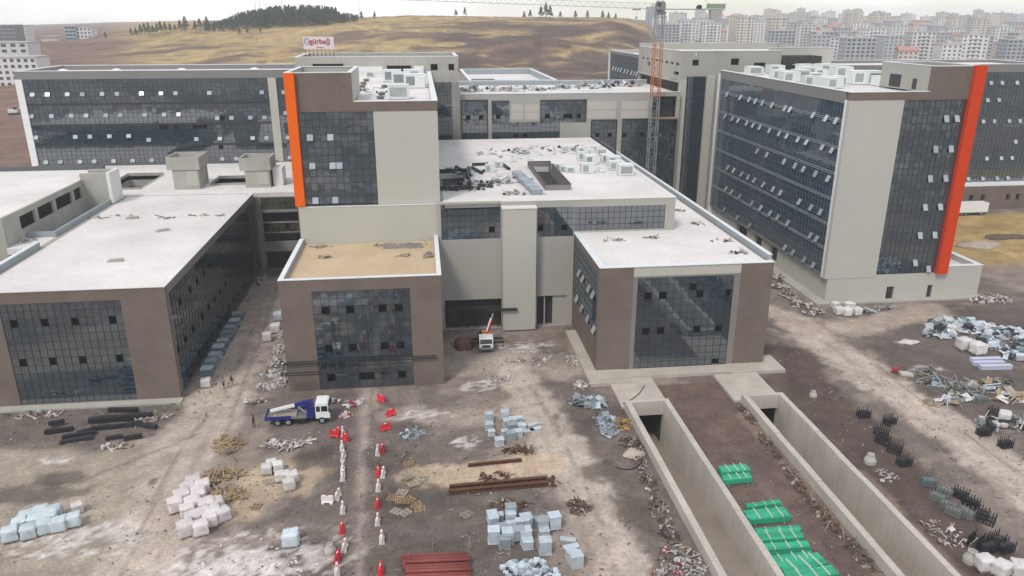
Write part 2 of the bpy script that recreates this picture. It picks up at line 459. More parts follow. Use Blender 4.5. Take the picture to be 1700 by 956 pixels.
lay(pl([(700, 790), (790, 785), (900, 770)], 5.5, 1, 61, 1.3), SAND, .85)
lay(pl([(960, 960), (930, 880)], 6, 2, 62, 2), TAN, .6)
for (c, r, st) in (((420, 925), 4.2, 2.2), ((470, 945), 3.4, 2), ((360, 940), 2.6, 2), ((120, 905), 2.5, 2.6), ((180, 880), 1.6, 2), ((800, 640), 1.6, 2), ((870, 575), 2.4, 1.8), ((1540, 610), 1.2, 2), ((700, 690), 1.3, 3), ((770, 735), 1.4, 1.4), ((1500, 568), 1.1, 1.8), ((90, 765), .9, 2)):
    m_ = blob(c, r, int(c[0]), 1.2, st) * sstep(.40, .62, vnoise(X / .9, Y / .5, int(c[1])))
    lay(m_, PALE, .75)
for (c, r, st) in (((60, 820), 2.2, 2.4), ((100, 795), 1.4, 2.6), ((253, 800), .8, .6), ((630, 760), 3, 1), ((700, 835), 3.6, 2.0), ((520, 760), 2.6, 1), ((700, 930), 4, 1.5), ((980, 690), 4, 1.3), ((1000, 780), 2.5, .8), ((1060, 850), 4.2, .6)):
    lay(blob(c, r, int(c[0]) + 5, 1.0, st), (.10, .082, .068), .75)
lay(((X > 31.5) & (X < 42.6) & (Y > 45) & (Y < 97)) * 1.0, (.135, .096, .078), 1)
lay(pl([(1500, 1000), (1330, 790), (1235, 690)], 2.0, .5, 70, .4), (.235, .175, .14), .85)
lay(pl([(1430, 1000), (1290, 830), (1180, 700)], 1.2, .5, 71, .4), (.16, .12, .10), .7)
lay(pl([(1300, 590), (1330, 640), (1420, 720), (1540, 850), (1640, 960)], 9.5, 2.0, 72), DARK, .8)
lay(pl([(1430, 790), (1520, 890), (1600, 980)], 2.6, .7, 78, .5), (.22, .165, .13), .9)
lay(pl([(1500, 545), (1600, 570), (1720, 600)], 13, 3, 73), GREYB, .85)
lay(pl([(1285, 505), (1380, 580), (1470, 640), (1560, 700), (1640, 760), (1760, 850)], 7.5, 1.8, 74), DUST, 1)
lay(pl([(1330, 540), (1420, 545), (1540, 515)], 7, 2, 75), TAN, .9)
lay(pl([(1290, 500), (1350, 520)], 5, 2, 76), GREYB, .8)
lay(pl([(1640, 480), (1720, 500)], 8, 2, 77), GREYB, .7)
# earth and dry grass further out
far = sstep(205, 300, Y + (vnoise(X / 40, Y / 40, 80) - .5) * 60)
gr = np.array((.37, .265, .125)); br = np.array((.165, .108, .078)); dk = np.array((.090, .062, .052))
nf = vnoise(X / 60, Y / 24, 81, 5); nf2 = vnoise(X / 22, Y / 9, 83, 4)
az = np.degrees(np.arctan2(X, np.maximum(Y, 1)))
dry = sstep(.40, .58, nf + (sstep(6, -4, az) if False else 0) + .16 * (1 - sstep(0, 5, az)) - .03)
Fc = gr * dry[..., None] + br * (1 - dry)[..., None]
mid = sstep(-2.5, 3, az + (vnoise(X / 30, Y / 20, 86) - .5) * 8) * sstep(330, 380, Y) * (1 - sstep(640, 690, Y + (nf2 - .5) * 60))
wdk = (mid * sstep(.36, .56, nf2 + .06))[..., None] * .9
Fc = Fc * (1 - wdk) + dk * wdk
strip = (sstep(560, 600, Y) * (1 - sstep(615, 640, Y)) * sstep(.45, .6, nf))[..., None] * .7
Fc = Fc * (1 - strip) + gr * strip
lf = (1 - sstep(-21, -17.5, az + (nf2 - .5) * 5))[..., None] * .9
Fc = Fc * (1 - lf) + np.array((.17, .10, .085)) * lf
rt = sstep(15.5, 17.5, az)[..., None]
Fc = Fc * (1 - rt) + (np.array((.24, .20, .17)) * (.7 + .6 * nf2[..., None])) * rt
Fc = Fc * (.62 + .76 * vnoise(X / 11, Y / 5, 88, 4))[..., None]
rk = sstep(.60, .68, vnoise(X / 16, Y / 8, 93, 4))[..., None] * .65
Fc = Fc * (1 - rk) + np.array((.12, .088, .07)) * rk
C = C * (1 - far[..., None]) + Fc * far[..., None]
gl_ = (sstep(104, 112, X) * sstep(140, 150, Y) * (1 - sstep(186, 190, Y)))[..., None]
C = C * (1 - gl_ * .9) + (np.array((.36, .25, .10)) * (.6 + .8 * n2[..., None])) * gl_ * .9
for k, (tp_, w_) in enumerate((([(300, 1000), (345, 800), (400, 650), (440, 540), (462, 470)], .5), ([(240, 1000), (300, 820), (372, 660), (420, 545), (450, 470)], .5), ([(180, 1000), (290, 760), (360, 670)], .45),
        ([(597, 1000), (600, 800), (604, 640)], .35), ([(620, 1000), (619, 800), (617, 640)], .35), ([(0, 790), (160, 740), (330, 700)], .5), ([(0, 850), (180, 780), (330, 720)], .45), ([(1000, 1000), (960, 860), (905, 730), (860, 640)], .4), ([(1040, 990), (990, 850), (930, 720), (880, 640)], .4),
        ([(1290, 505), (1400, 590), (1530, 700), (1700, 830)], .5), ([(1310, 500), (1430, 585), (1560, 690), (1740, 820)], .5), ([(1400, 560), (1480, 530), (1600, 510)], .5), ([(640, 700), (780, 690), (900, 670)], .4))):
    lay(pl(tp_, w_, .22, 200 + k, .35), GREYB if k % 2 == 0 else (.30, .245, .20), .45)
C *= (.82 + .36 * vnoise(X / 1.1, Y / 1.1, 90, 3))[..., None]

nx, ny = len(gx), len(gy)
idx = np.arange(nx * ny).reshape(ny, nx)
keep = np.ones((ny - 1, nx - 1), bool)
cx, cy = (gx[:-1] + gx[1:]) / 2, (gy[:-1] + gy[1:]) / 2
for t in TRENCH:
    keep &= ~(((cx > t[0]) & (cx < t[1]))[None, :] & ((cy > t[2]) & (cy < t[3]))[:, None])
q = np.stack([idx[:-1, :-1], idx[:-1, 1:], idx[1:, 1:], idx[1:, :-1]], -1)[keep]
me = bpy.data.meshes.new('ground')
me.vertices.add(nx * ny); me.vertices.foreach_set('co', np.stack([X, Y, Z], -1).astype(np.float32).ravel())
me.loops.add(q.size); me.loops.foreach_set('vertex_index', q.astype(np.int32).ravel())
me.polygons.add(len(q)); me.polygons.foreach_set('loop_start', np.arange(0, q.size, 4, dtype=np.int32)); me.polygons.foreach_set('loop_total', np.full(len(q), 4, np.int32))
me.polygons.foreach_set('use_smooth', np.ones(len(q), bool))
at_ = me.color_attributes.new('soil', 'FLOAT_COLOR', 'POINT')
at_.data.foreach_set('color', np.concatenate([C.reshape(-1, 3), np.ones((nx * ny, 1))], 1).astype(np.float32).ravel())
me.update(); me.validate()
gm = bpy.data.materials.new('soil'); gm.use_nodes = True
N, L = gm.node_tree.nodes, gm.node_tree.links
pb = N['Principled BSDF']; pb.inputs['Roughness'].default_value = .95; pb.inputs['Specular IOR Level'].default_value = .15
ca = N.new('ShaderNodeVertexColor'); ca.layer_name = 'soil'
geo = N.new('ShaderNodeNewGeometry')
def _nz(sc, det, rgh=.6):
    n = N.new('ShaderNodeTexNoise'); n.inputs['Scale'].default_value = sc; n.inputs['Detail'].default_value = det; n.inputs['Roughness'].default_value = rgh
    L.new(geo.outputs['Position'], n.inputs['Vector']); return n.outputs['Fac']
def _mr(v, a, b, c, d):
    k = N.new('ShaderNodeMapRange'); L.new(v, k.inputs[0])
    for i, w in enumerate((a, b, c, d)): k.inputs[i + 1].default_value = w
    return k.outputs[0]
def _mul(a, b):
    k = N.new('ShaderNodeMath'); k.operation = 'MULTIPLY'; L.new(a, k.inputs[0]); L.new(b, k.inputs[1]); return k.outputs[0]
f_ = _mul(_mul(_mr(_nz(2.2, 8, .7), .3, .7, .74, 1.26), _mr(_nz(.35, 5), .3, .7, .86, 1.14)), _mul(_mul(_mr(_nz(7.0, 3, .5), .64, .70, 1.0, 1.5), _mr(_nz(4.3, 3, .5), .30, .36, .62, 1.0)), _mr(_nz(.11, 8, .72), .32, .68, .80, 1.20)))
vm = N.new('ShaderNodeVectorMath'); vm.operation = 'SCALE'; L.new(ca.outputs['Color'], vm.inputs[0]); L.new(f_, vm.inputs['Scale'])
L.new(vm.outputs['Vector'], pb.inputs['Base Color'])
bp = N.new('ShaderNodeBump'); bp.inputs['Strength'].default_value = .5; bp.inputs['Distance'].default_value = .15
L.new(_nz(1.6, 9, .7), bp.inputs['Height']); L.new(bp.outputs['Normal'], pb.inputs['Normal'])
me.materials.append(gm)
ground = bpy.data.objects.new('ground', me); COL.objects.link(ground)
tag(ground, kind='structure')
# ------------------------------------------------------------------ the buildings
def roofbox(x0, x1, y0, y1, z, t=.5): return MB().box(x0, x1, y0, y1, z - t, z)
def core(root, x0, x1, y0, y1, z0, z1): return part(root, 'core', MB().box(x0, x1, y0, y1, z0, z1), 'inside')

# --- left front block with the wide white roof
A = building('low_block', 'low brown-clad block at the left with a wide bare white roof', (-47, 130, 0))
AX0, AX1, AY0, AY1, AZ = -60.0, -34.8, 100.6, 158.8, 16.5
core(A, AX0 + 1.3, AX1 - 1.3, AY0 + 1.3, AY1 - .1, .02, AZ - .6)
ha = (-55.8, -40.6, .35, 14.9)
w = wall(MB(), '-Y', AY0, AX0, AX1, -.2, AZ, [ha])
part(A, 'front_wall', w, 'brown')
hs = (AY0 + 1.2, AY1 - .6, .4, 15.2)
part(A, 'side_wall', wall(MB(), '+X', AX1, AY0 + .9, AY1, -.2, AZ, [hs]), 'greyclad')
part(A, 'side_wall', wall(MB(), '-X', AX0, AY0 + .9, AY1, -.2, AZ), 'beige2')
part(A, 'roof', MB().box(AX0 + .9, AX1 - .9, AY0 + .9, AY1, AZ - .5, AZ - .06), 'roof')
part(A, 'roof_edge', MB().box(AX0, AX1 + .12, AY0 - .1, AY0 + .92, AZ, AZ + .09).box(AX1 - .9, AX1 + .12, AY0 + .92, AY1, AZ, AZ + .09), 'roof')
part(A, 'parapet', MB().box(AX0 - .02, AX0 + .5, AY0 + 1, 122, AZ, AZ + .95), 'para')
part(A, 'coping', MB().box(AX0 - .08, AX0 + .56, AY0 + .95, 122.05, AZ + .95, AZ + 1.05), 'cope')
part(A, 'plinth', MB().box(AX0 - .5, AX1 + .3, AY0 - 1.5, AY0 - .003, -.2, .22), 'conc')
curtain(A, '-Y', AY0, *ha, 16, 13, opens=Z34(0, 440, [(88, 350), (233, 343), (443, 332), (635, 325), (135, 555), (280, 548), (487, 537), (673, 527)]))
curtain(A, '+X', AX1, *hs, 44, 13, opens=Z34(0, 440, [(1190, 10), (1152, 50), (1115, 100), (1072, 152), (1028, 210), (1275, 95), (1245, 135), (1212, 183), (1175, 232), (1140, 283), (1098, 340), (1057, 398), (1010, 465), (1325, 205), (1300, 250), (1235, 348), (1203, 402), (1165, 460), (1127, 520), (1355, 165), (1380, 110), (1430, 45)]))
for (x, y, rz) in ((-45.5, 113.5, .1), (-44.0, 130.5, .45), (-52, 140, .2)):
    tag(MB().mbox(Matrix.Rotation(rz, 4, 'Z'), 2.0, .9, .22).mbox(Matrix.Translation((.2, .1, .19)) @ Matrix.Rotation(rz + .06, 4, 'Z'), 1.8, .7, .12).build('board_stack', M['conc'], loc=(x, y, AZ + .051)),
        {-45.5: 'flat stack of grey boards on the white roof, nearest its front edge', -44.0: 'flat stack of grey boards in the middle of the wide white roof', -52: 'flat stack of grey boards on the white roof near the sunken terrace'}[x], 'boards', 'board stacks on the white roof')

# --- central front box with sand on its roof
Cb = building('entrance_block', 'small brown-clad block at centre with a sand-covered roof and metal canopy', (-9, 111, 0))
CX0, CX1, CY0, CY1 = -20.2, 1.75, 101.1, 122.0
core(Cb, CX0 + 1.3, CX1 - 1.3, CY0 + 1.3, CY1 - .1, .02, 15)
hc = (-15.9, -2.6, .1, 14.9)
part(Cb, 'front_wall', wall(MB(), '-Y', CY0, CX0, CX1, -.2, 16.6, [hc], .55), 'brown')
part(Cb, 'side_wall', wall(MB(), '-X', CX0, CY0 + .55, CY1, -.2, 16.6, (), .55), 'brown')
part(Cb, 'side_wall', wall(MB(), '+X', CX1, CY0 + .55, CY1, -.2, 16.6, (), .55), 'brown')
part(Cb, 'roof', roofbox(CX0 + .55, CX1 - .55, CY0 + .55, CY1, 15.75), 'roofsand')
part(Cb, 'coping', cap_line(MB(), CX0, CX1, CY0, CY1, 16.6, t=.6, sides='FLR'), 'cope')
part(Cb, 'parapet_lining', MB().box(CX0 + .552, CX0 + .60, CY0 + .6, CY1, 15.75, 16.59).box(CX1 - .60, CX1 - .552, CY0 + .6, CY1, 15.75, 16.59), 'para')
curtain(Cb, '-Y', CY0, *hc, 12, 13, opens=Z34(400, 440, [(480, 268), (603, 263), (780, 253), (900, 250), (495, 462), (618, 456), (795, 446), (912, 440), (670, 640), (700, 640), (715, 610), (740, 610), (740, 640), (670, 615), (920, 620), (515, 655)]))
cnp = MB()
for z in (3.4, 3.75):
    cnp.bar((CX0 - .5, CY0 - 1.9, z), (-4.2, CY0 - 1.9, z), .14); cnp.bar((CX0 - .2, CY0 - .3, z + .9), (CX1 - 1, CY0 - .3, z + .9), .12)
for i in range(9):
    x = -14.5 + i * 1.35
    cnp.bar((x, CY0 - 1.9, 3.6), (x + .1, CY0 - .2, 4.6), .09)
for x in (CX0 - .4, -15.7): cnp.bar((x, CY0 - 1.9, 3.6), (x + .3, CY0 - .1, 4.6), .12)
for x in (-13.2, -8.6, -4.2): cnp.bar((x, CY0 - 1.0, 4.1), (x - .3, CY0 - .1, 9.6), .09)
part(Cb, 'canopy_frame', cnp, 'frame')
sup = MB()
for x in (-13.2, -8.6, -4.2): sup.box(x - .4, x - .1, CY0 - .28, CY0 - .05, 8.9, 10.3)
part(Cb, 'canopy_bracket', sup, 'frame')

# --- left tower
T1 = building('tower_block', 'tower with a bright orange vertical fin and rooftop units, left of centre', (-9, 150, 0))
TX0, TX1, TY0, TY1 = -20.4, 2.4, 122.6, 193.5
core(T1, TX0 + 1.4, TX1 - 1.4, TY0 + 1.4, TY1 - .1, .02, 36.8)
part(T1, 'base_wall', MB().box(-20.0, 1.8, 122.05, 124.5, 0, 21.45).box(-20.0, 1.8, 122.05, 122.45, 21.45, 21.75), 'beige')
part(T1, 'coping', MB().box(-20.1, 1.9, 121.98, 122.5, 21.75, 21.84), 'cope')
ht = (-18.9, -7.5, 22.15, 36.45)
part(T1, 'front_wall', wall(MB(), '-Y', TY0, -7.5, TX1, 21.85, 36.5), 'beige')
part(T1, 'upper_wall', wall(MB(), '-Y', TY0 - .02, TX0 + 1.5, TX1, 36.5, 38.0).add([], []), 'brown')
part(T1, 'penthouse_wall', MB().box(TX0 + 1.5, -10.5, TY0 - .02, TY0 + .88, 38.0, 42.3), 'brown')
part(T1, 'penthouse_wall', MB().box(-11.1, -10.5, TY0 + .88, TY0 + 15.5, 37.9, 42.3).box(TX0, -10.5, TY0 + 15.5, TY0 + 16, 37.9, 42.3).box(TX0, TX0 + .5, TY0 + .9, TY0 + 15.5, 37.9, 42.3), 'beige')
part(T1, 'penthouse_roof', MB().box(TX0 + .5, -11.1, TY0 + .88, TY0 + 15.5, 40.9, 41.2), 'parad')
part(T1, 'penthouse_coping', cap_line(MB(), TX0, -10.5, TY0, TY0 + 16, 42.3, t=.6, h=.1), 'cope')
part(T1, 'fin', MB().box(TX0, TX0 + 1.5, TY0 - .75, TY0 + .9, 22.0, 42.35), 'orange')
part(T1, 'sill_band', MB().box(TX0 + 1.5, -7.5, TY0 + .02, TY0 + .9, 21.85, 22.15), 'frame')
sh1 = (TY0 + 1.6, TY1 - 1, 22.2, 36.2)
for fc, xx in (('+X', TX1), ('-X', TX0)):
    part(T1, 'side_wall', wall(MB(), fc, xx, TY0 + .9, TY1, 0, 38.0, [sh1]), 'brown')
part(T1, 'roof', roofbox(TX0 + .9, TX1 - .9, TY0 + .9, TY1, 37.55), 'roof')
part(T1, 'roof_coping', MB().box(TX1 - .9, TX1 + .08, TY0 - .06, TY1, 38.0, 38.1).box(-10.45, TX1 - .9, TY0 - .06, TY0 + .9, 38.0, 38.1), 'cope')
curtain(T1, '-Y', TY0, *ht, 11, 13, jit=.2, vents=Z34(400, 0, [(405, 760), (488, 758)]) + Z34(400, 240, [(420, 130), (503, 130), (546, 130), (437, 312), (520, 312)]))
for fc, xx in (('+X', TX1), ('-X', TX0)): curtain(T1, fc, xx, *sh1, 40, 9)

# --- central podium with the tall pillar
Pd = building('podium_block', 'central podium with a tall plain pillar and a cluttered white roof', (22, 155, 0))
PY = 121.5
core(Pd, 3.2, 40.2, PY + 1.4, 189, .02, 20.9)
hL, hR = (2.4, 12.1, 15.9, 20.9), (18.2, 24.2, 15.9, 20.9)
hB = (24.3, 39.75, 16.75, 20.8)
hd = (2.6, 12.2, 0, 5.35); hd2 = (18.3, 23.4, 0, 5.5)
part(Pd, 'front_wall', wall(MB(), '-Y', PY, 1.8, 41.4, -.1, 22.0, [hL, hR, hB, hd, hd2, (2.4, 12.1, 20.9, 21.75)]), 'beige2')
part(Pd, 'side_wall', MB().box(40.5, 41.4, PY + .9, 190, 15, 22.0).box(2.45, 41.4, 190, 190.6, 15, 22.0).box(2.45, 3.1, PY + .9, 190, 15, 22.0), 'beige2')
part(Pd, 'pillar', MB().box(12.25, 17.75, 119.6, PY - .003, .25, 21.2), 'beige')
part(Pd, 'pillar_cap', MB().box(12.15, 17.85, 119.5, PY, 21.2, 21.38), 'roof')
part(Pd, 'pillar_base', MB().box(12.5, 17.5, 119.9, PY - .01, -.1, .25), 'parad')
SKY = (20.9, 24.9, 129.5, 152.0)
PIT = (2.9, 8.0, 131.5, 147.0)
def holed(x0, x1, y0, y1, z0, z1, holes):
    mb = MB(); xs = sorted({x0, x1} | {h[k] for h in holes for k in (0, 1)}); ys = sorted({y0, y1} | {h[k] for h in holes for k in (2, 3)})
    for i in range(len(xs) - 1):
        for j in range(len(ys) - 1):
            cx_, cy_ = (xs[i] + xs[i + 1]) / 2, (ys[j] + ys[j + 1]) / 2
            if not any(h[0] < cx_ < h[1] and h[2] < cy_ < h[3] for h in holes): mb.box(xs[i], xs[i + 1], ys[j], ys[j + 1], z0, z1)
    return mb
part(Pd, 'roof', holed(3.1, 40.5, PY + .9, 190, 20.95, 22.02, [SKY, PIT]), 'roof')
part(Pd, 'roof_edge', MB().box(12.2, 41.5, PY - .06, PY + .9, 22.0, 22.08).box(40.5, 41.5, PY + .9, 190, 22.0, 22.08), 'roof')
for nm, (x0, x1, y0, y1), hh in (('skylight_kerb', SKY, 1.0), ('shaft_kerb', PIT, .7)):
    part(Pd, nm, MB().box(x0 - .25, x1 + .25, y0 - .25, y0, 22.0, 22 + hh).box(x0 - .25, x1 + .25, y1, y1 + .25, 22.0, 22 + hh).box(x0 - .25, x0, y0, y1, 22.0, 22 + hh).box(x1, x1 + .25, y0, y1, 22.0, 22 + hh)
         .box(x0 - .02, x0 + .02, y0, y1, 20.0, 22).box(x1 - .02, x1 + .02, y0, y1, 20.0, 22), 'greyclad' if hh == 1 else 'frame')
    part(Pd, nm.replace('kerb', 'trim'), MB().box(x0 - .3, x1 + .3, y0 - .3, y0, 22 + hh, 22.08 + hh).box(x0 - .3, x1 + .3, y1, y1 + .3, 22 + hh, 22.08 + hh).box(x0 - .3, x0, y0, y1, 22 + hh, 22.08 + hh).box(x1, x1 + .3, y0, y1, 22 + hh, 22.08 + hh), 'frame')
curtain(Pd, '-Y', PY, *hL, 10, 5, opens=[(815, 381)])
curtain(Pd, '-Y', PY, *hR, 6, 5, opens=[(897, 381), (936, 380)])
curtain(Pd, '-Y', PY, *hB, 16, 4, gl='glass')
part(Pd, 'ceiling_slab', MB().box(2.5, 12.2, PY + .9, PY + 1.35, 5.35, 5.8).box(18.3, 23.4, PY + .9, PY + 1.35, 5.5, 5.9), 'conc')
rec = MB()
for x in (4.5, 6.3, 8.1, 9.9, 11.6): rec.box(x - .07, x + .07, PY + .5, PY + .7, 0, 5.3)
rec.box(2.7, 12.1, PY + .45, PY + .75, 3.3, 3.5).box(2.7, 12.1, PY - .45, PY - .25, 3.9, 4.25).box(12.1, 14.6, 119.15, 119.4, 3.9, 4.35)
rec.box(9.8, 12.3, 119.15, 119.4, 3.95, 4.2)
part(Pd, 'doorway_frame', rec, 'frame')
part(Pd, 'door_leaf', MB().box(19.5, 19.7, PY + .3, PY + .5, 0, 5.2).box(21.0, 23.4, PY + .3, PY + .5, 0, 5.4), 'beige2')

# --- right front block
R1 = building('low_block', 'low brown-clad block right of the pillar with a tall glazed front above the ramps', (37, 112, 0))
RX0, RX1, RY0, RY1, RZ = 24.35, 50.3, 102.0, 213.5, 16.45
core(R1, RX0 + 1.3, RX1 - 1.2, RY0 + 1.4, RY1 - 1, .02, 15.6)
hr = (30.0, 44.45, .3, 14.75)
part(R1, 'front_wall', wall(MB(), '-Y', RY0, RX0, 29.35, -.2, RZ), 'brown')
part(R1, 'front_wall', wall(MB(), '-Y', RY0, 45.4, RX1, -.2, RZ), 'brown')
part(R1, 'front_frame', wall(MB(), '-Y', RY0 + .02, 29.35, 45.4, -.2, 15.0, [hr]), 'greyclad')
part(R1, 'header_panel', MB().box(29.35, 45.4, RY0 + .04, RY0 + .9, 15.0, RZ), 'beige')
hl = (RY0 + 1.3, PY - .3, 5.6, 15.5)
part(R1, 'side_wall', wall(MB(), '-X', RX0, RY0 + .9, PY - .003, -.2, RZ, [hl]), 'brown')
part(R1, 'side_wall', wall(MB(), '+X', RX1, RY0 + .9, RY1, -.2, RZ, [(RY0 + 3, RY1 - 4, .5, 15)]), 'greyclad')
part(R1, 'roof', MB().box(RX0 + .9, RX1 - .9, RY0 + .9, PY - .003, RZ - .5, RZ - .02).box(41.402, RX1 - .9, PY - .003, RY1, RZ - .5, RZ - .02).box(3, 41.4, 190.65, RY1, RZ - .5, RZ - .02), 'roof')
part(R1, 'roof_edge', MB().box(RX0 - .05, RX1, RY0 - .08, RY0 + .92, RZ, RZ + .09).box(RX0 - .05, RX0 + .9, RY0 + .92, PY - .01, RZ, RZ + .09), 'cope')
part(R1, 'parapet', MB().box(RX1 - .5, RX1 - .02, RY0 + .93, RY1, RZ, RZ + .85), 'para')
part(R1, 'coping', MB().box(RX1 - .56, RX1 + .08, RY0 + .93, RY1, RZ + .85, RZ + .96), 'cope')
curtain(R1, '-Y', RY0, *hr, 13, 13, opens=Z34(800, 440, [(930, 185), (1043, 180), (1180, 135), (1220, 175), (1378, 165), (918, 372), (1027, 365), (1203, 360), (1355, 352), (1303, 540), (1303, 565), (1330, 540)]))
curtain(R1, '-X', RX0, *hl, 12, 8, gl='glassb', vents=Z34(800, 440, [(635, 165), (540, 187), (570, 240), (598, 290), (632, 345)]) + Z34(800, 240, [(550, 705), (572, 748), (603, 795), (635, 848), (540, 867), (570, 918)]))
curtain(R1, '+X', RX1, RY0 + 3, RY1 - 4, .5, 15, 60, 9)
slab = tag(MB().box(22.6, 28.6, 97.6, RY0 - .003, -.1, .5).box(28.6, 44.2, 99.4, RY0 - .003, -.1, .45).box(44.2, 52.6, 99.0, 103.5 - 1.503, -.1, .5).box(22.6, RX0 - .003, RY0 - .003, 118, -.1, .48).box(RX1 + .003, 52.6, RY0 - .003, 104.5, -.1, .47).build('apron', mat('apron_concrete', (.44, .395, .34), .9, .14, .35, fine=.08, bump=.3)), kind='structure')

# --- right tower
T2 = building('tower_block', 'tower on the right with a red-orange fin and rows of open vents', (84, 155, 0))
UX0, UX1, UY0, UY1 = 72.75, 96.5, 127.0, 187.5
core(T2, 74.2, 95, UY0 + 1.4, UY1 - .5, .02, 36.8)
plx = (('-Y', UY0, 73.4, 104.0), )
part(T2, 'plinth_wall', wall(MB(), '-Y', UY0 + .05, 73.4, 104.0, -.2, 5.05, [(85.4, 86.9, 0, 2.6), (93.6, 94.6, 0, 2.6)]).box(96.55, 104.0, UY0 + .05, UY0 + .95, 5.05, 6.15), 'beige')
part(T2, 'plinth_wall', wall(MB(), '-X', 73.4, UY0 + .95, UY1, -.2, 4.85, [(148, 152, 1, 4.2), (156, 160, 1, 4.2), (164, 170, 1, 4.2)]), 'beige')
part(T2, 'plinth_wall', MB().box(103.1, 104.0, UY0 + .95, UY1, -.2, 6.15), 'beige')
part(T2, 'plinth_roof', MB().box(95.5, 103.1, UY0 + .95, UY1, 4.6, 5.1), 'roof')
part(T2, 'plinth_coping', MB().box(96.6, 104.1, UY0 - .02, UY0 + .98, 6.15, 6.25).box(103.05, 104.1, UY0 + .98, UY1, 6.15, 6.25), 'cope')
part(T2, 'kerb', MB().box(71.2, 73.398, UY0 - 1.5, 165, -.2, .3).box(73.398, 104.5, UY0 - 1.5, UY0 + .047, -.2, .25), 'conc')
for x in (85.9, 93.9): part(T2, 'door', MB().box(x - .1, x + .9, UY0 + .35, UY0 + .43, 0, 2.4), 'frame')
h2 = (82.75, 94.45, 5.15, 36.75)
part(T2, 'front_wall', MB().box(UX0, 82.75, UY0 - .02, UY0 + .88, 4.6, 36.8), 'beige')
part(T2, 'upper_wall', MB().box(UX0, 94.45, UY0 - .04, UY0 + .86, 36.8, 38.15).box(87.2, 94.45, UY0 - .04, UY0 + .86, 38.15, 42.35), 'brown')
part(T2, 'penthouse_wall', MB().box(87.2, 87.8, UY0 + .86, UY0 + 15, 37.9, 42.35).box(87.2, UX1, UY0 + 15, UY0 + 15.6, 37.9, 42.35).box(UX1 - .6, UX1, UY0 + .9, UY0 + 15, 37.9, 42.35), 'beige2')
part(T2, 'penthouse_roof', MB().box(87.8, UX1 - .6, UY0 + .86, UY0 + 15, 40.7, 41.1), 'parad')
part(T2, 'penthouse_coping', cap_line(MB(), 87.2, UX1, UY0, UY0 + 15.6, 42.35, t=.6, h=.1), 'cope')
part(T2, 'penthouse_door', MB().box(87.14, 87.19, UY0 + 9, UY0 + 12.5, 38.2, 40.4), 'frame'); part(T2, 'penthouse_door', MB().box(87.14, 87.19, UY0 + 4.2, UY0 + 5.4, 38.2, 40.0), 'frame')
part(T2, 'fin', MB().box(94.45, UX1, UY0 - .75, UY0 + .9, 5.0, 42.45), 'red')
h2l = (UY0 + 1.6, UY1 - 1.8, 5.2, 36.2)
part(T2, 'corner_pier', MB().box(UX0 - .02, UX0 + .9, UY0 + .88, UY0 + 1.6, 4.6, 36.8), 'white')  # beige strip coloured white, painting in its brightness from left-hand light
part(T2, 'side_wall', wall(MB(), '-X', UX0, UY0 + 1.6, UY1, 4.85, 38.15, [h2l]), 'greyclad')
part(T2, 'end_pier', MB().box(UX0 - .12, UX0 + .8, UY1 - .6, UY1 + .5, 0, 37.5), 'white')
part(T2, 'side_wall', MB().box(UX1 - .9, UX1, UY0 + .9, UY1, 5.1, 38.15), 'greyclad')
part(T2, 'roof', roofbox(UX0 + .9, UX1 - .9, UY0 + .86, UY1, 37.6), 'roof')
part(T2, 'roof_coping', MB().box(UX0 - .08, UX0 + .9, UY0 + .86, UY1, 38.15, 38.25).box(UX0 - .08, 87.15, UY0 - .1, UY0 + .86, 38.15, 38.25).box(UX1 - .9, UX1 + .08, UY0 + 15.7, UY1, 38.15, 38.25), 'cope')
v2f = Z34(1200, 240, [(1210, 40), (1278, 40), (1175, 208), (1245, 207), (1142, 372), (1213, 370), (1113, 530), (1181, 528), (1085, 686), (1157, 684)]) + Z34(1200, 0, [(1243, 685), (1310, 684), (1208, 856), (1277, 855)])
v2l = Z34(1200, 0, [(28, 540), (105, 558), (153, 570), (190, 578), (230, 588), (287, 602), (345, 617), (390, 628), (507, 655), (577, 673), (635, 686), (12, 665), (58, 680), (92, 690), (140, 705), (177, 717), (212, 729), (268, 747), (326, 767), (370, 780), (433, 801), (484, 817), (555, 839), (611, 856)]) + \
      Z34(1200, 240, [(198, 52), (252, 75), (352, 113), (414, 138), (463, 158), (532, 185), (587, 206), (35, 118), (66, 134), (110, 156), (147, 172), (184, 188), (236, 213), (290, 238), (334, 260), (443, 310), (509, 342), (563, 367), (20, 240), (52, 258), (97, 284), (168, 322), (220, 349), (275, 378), (317, 403), (376, 434), (491, 496), (541, 524), (5, 362), (83, 409), (155, 451), (359, 578), (404, 604), (470, 647), (520, 677)])
curtain(T2, '-Y', UY0, *h2, 12, 24, vents=v2f, jit=.4)
curtain(T2, '-X', UX0, *h2l, 48, 24, gl='glassb', vents=v2l, fr='framel', mw=.018)
rib = MB()
for z in (9.9, 14.5, 19.1, 23.7, 28.3, 32.9):
    for k in (0, .35): rib.box(UX0 - .06, UX0 + .04, UY0 + 1.7, UY1 - 1.9, z + k, z + k + .1)
part(T2, 'floor_rib', rib, 'para')

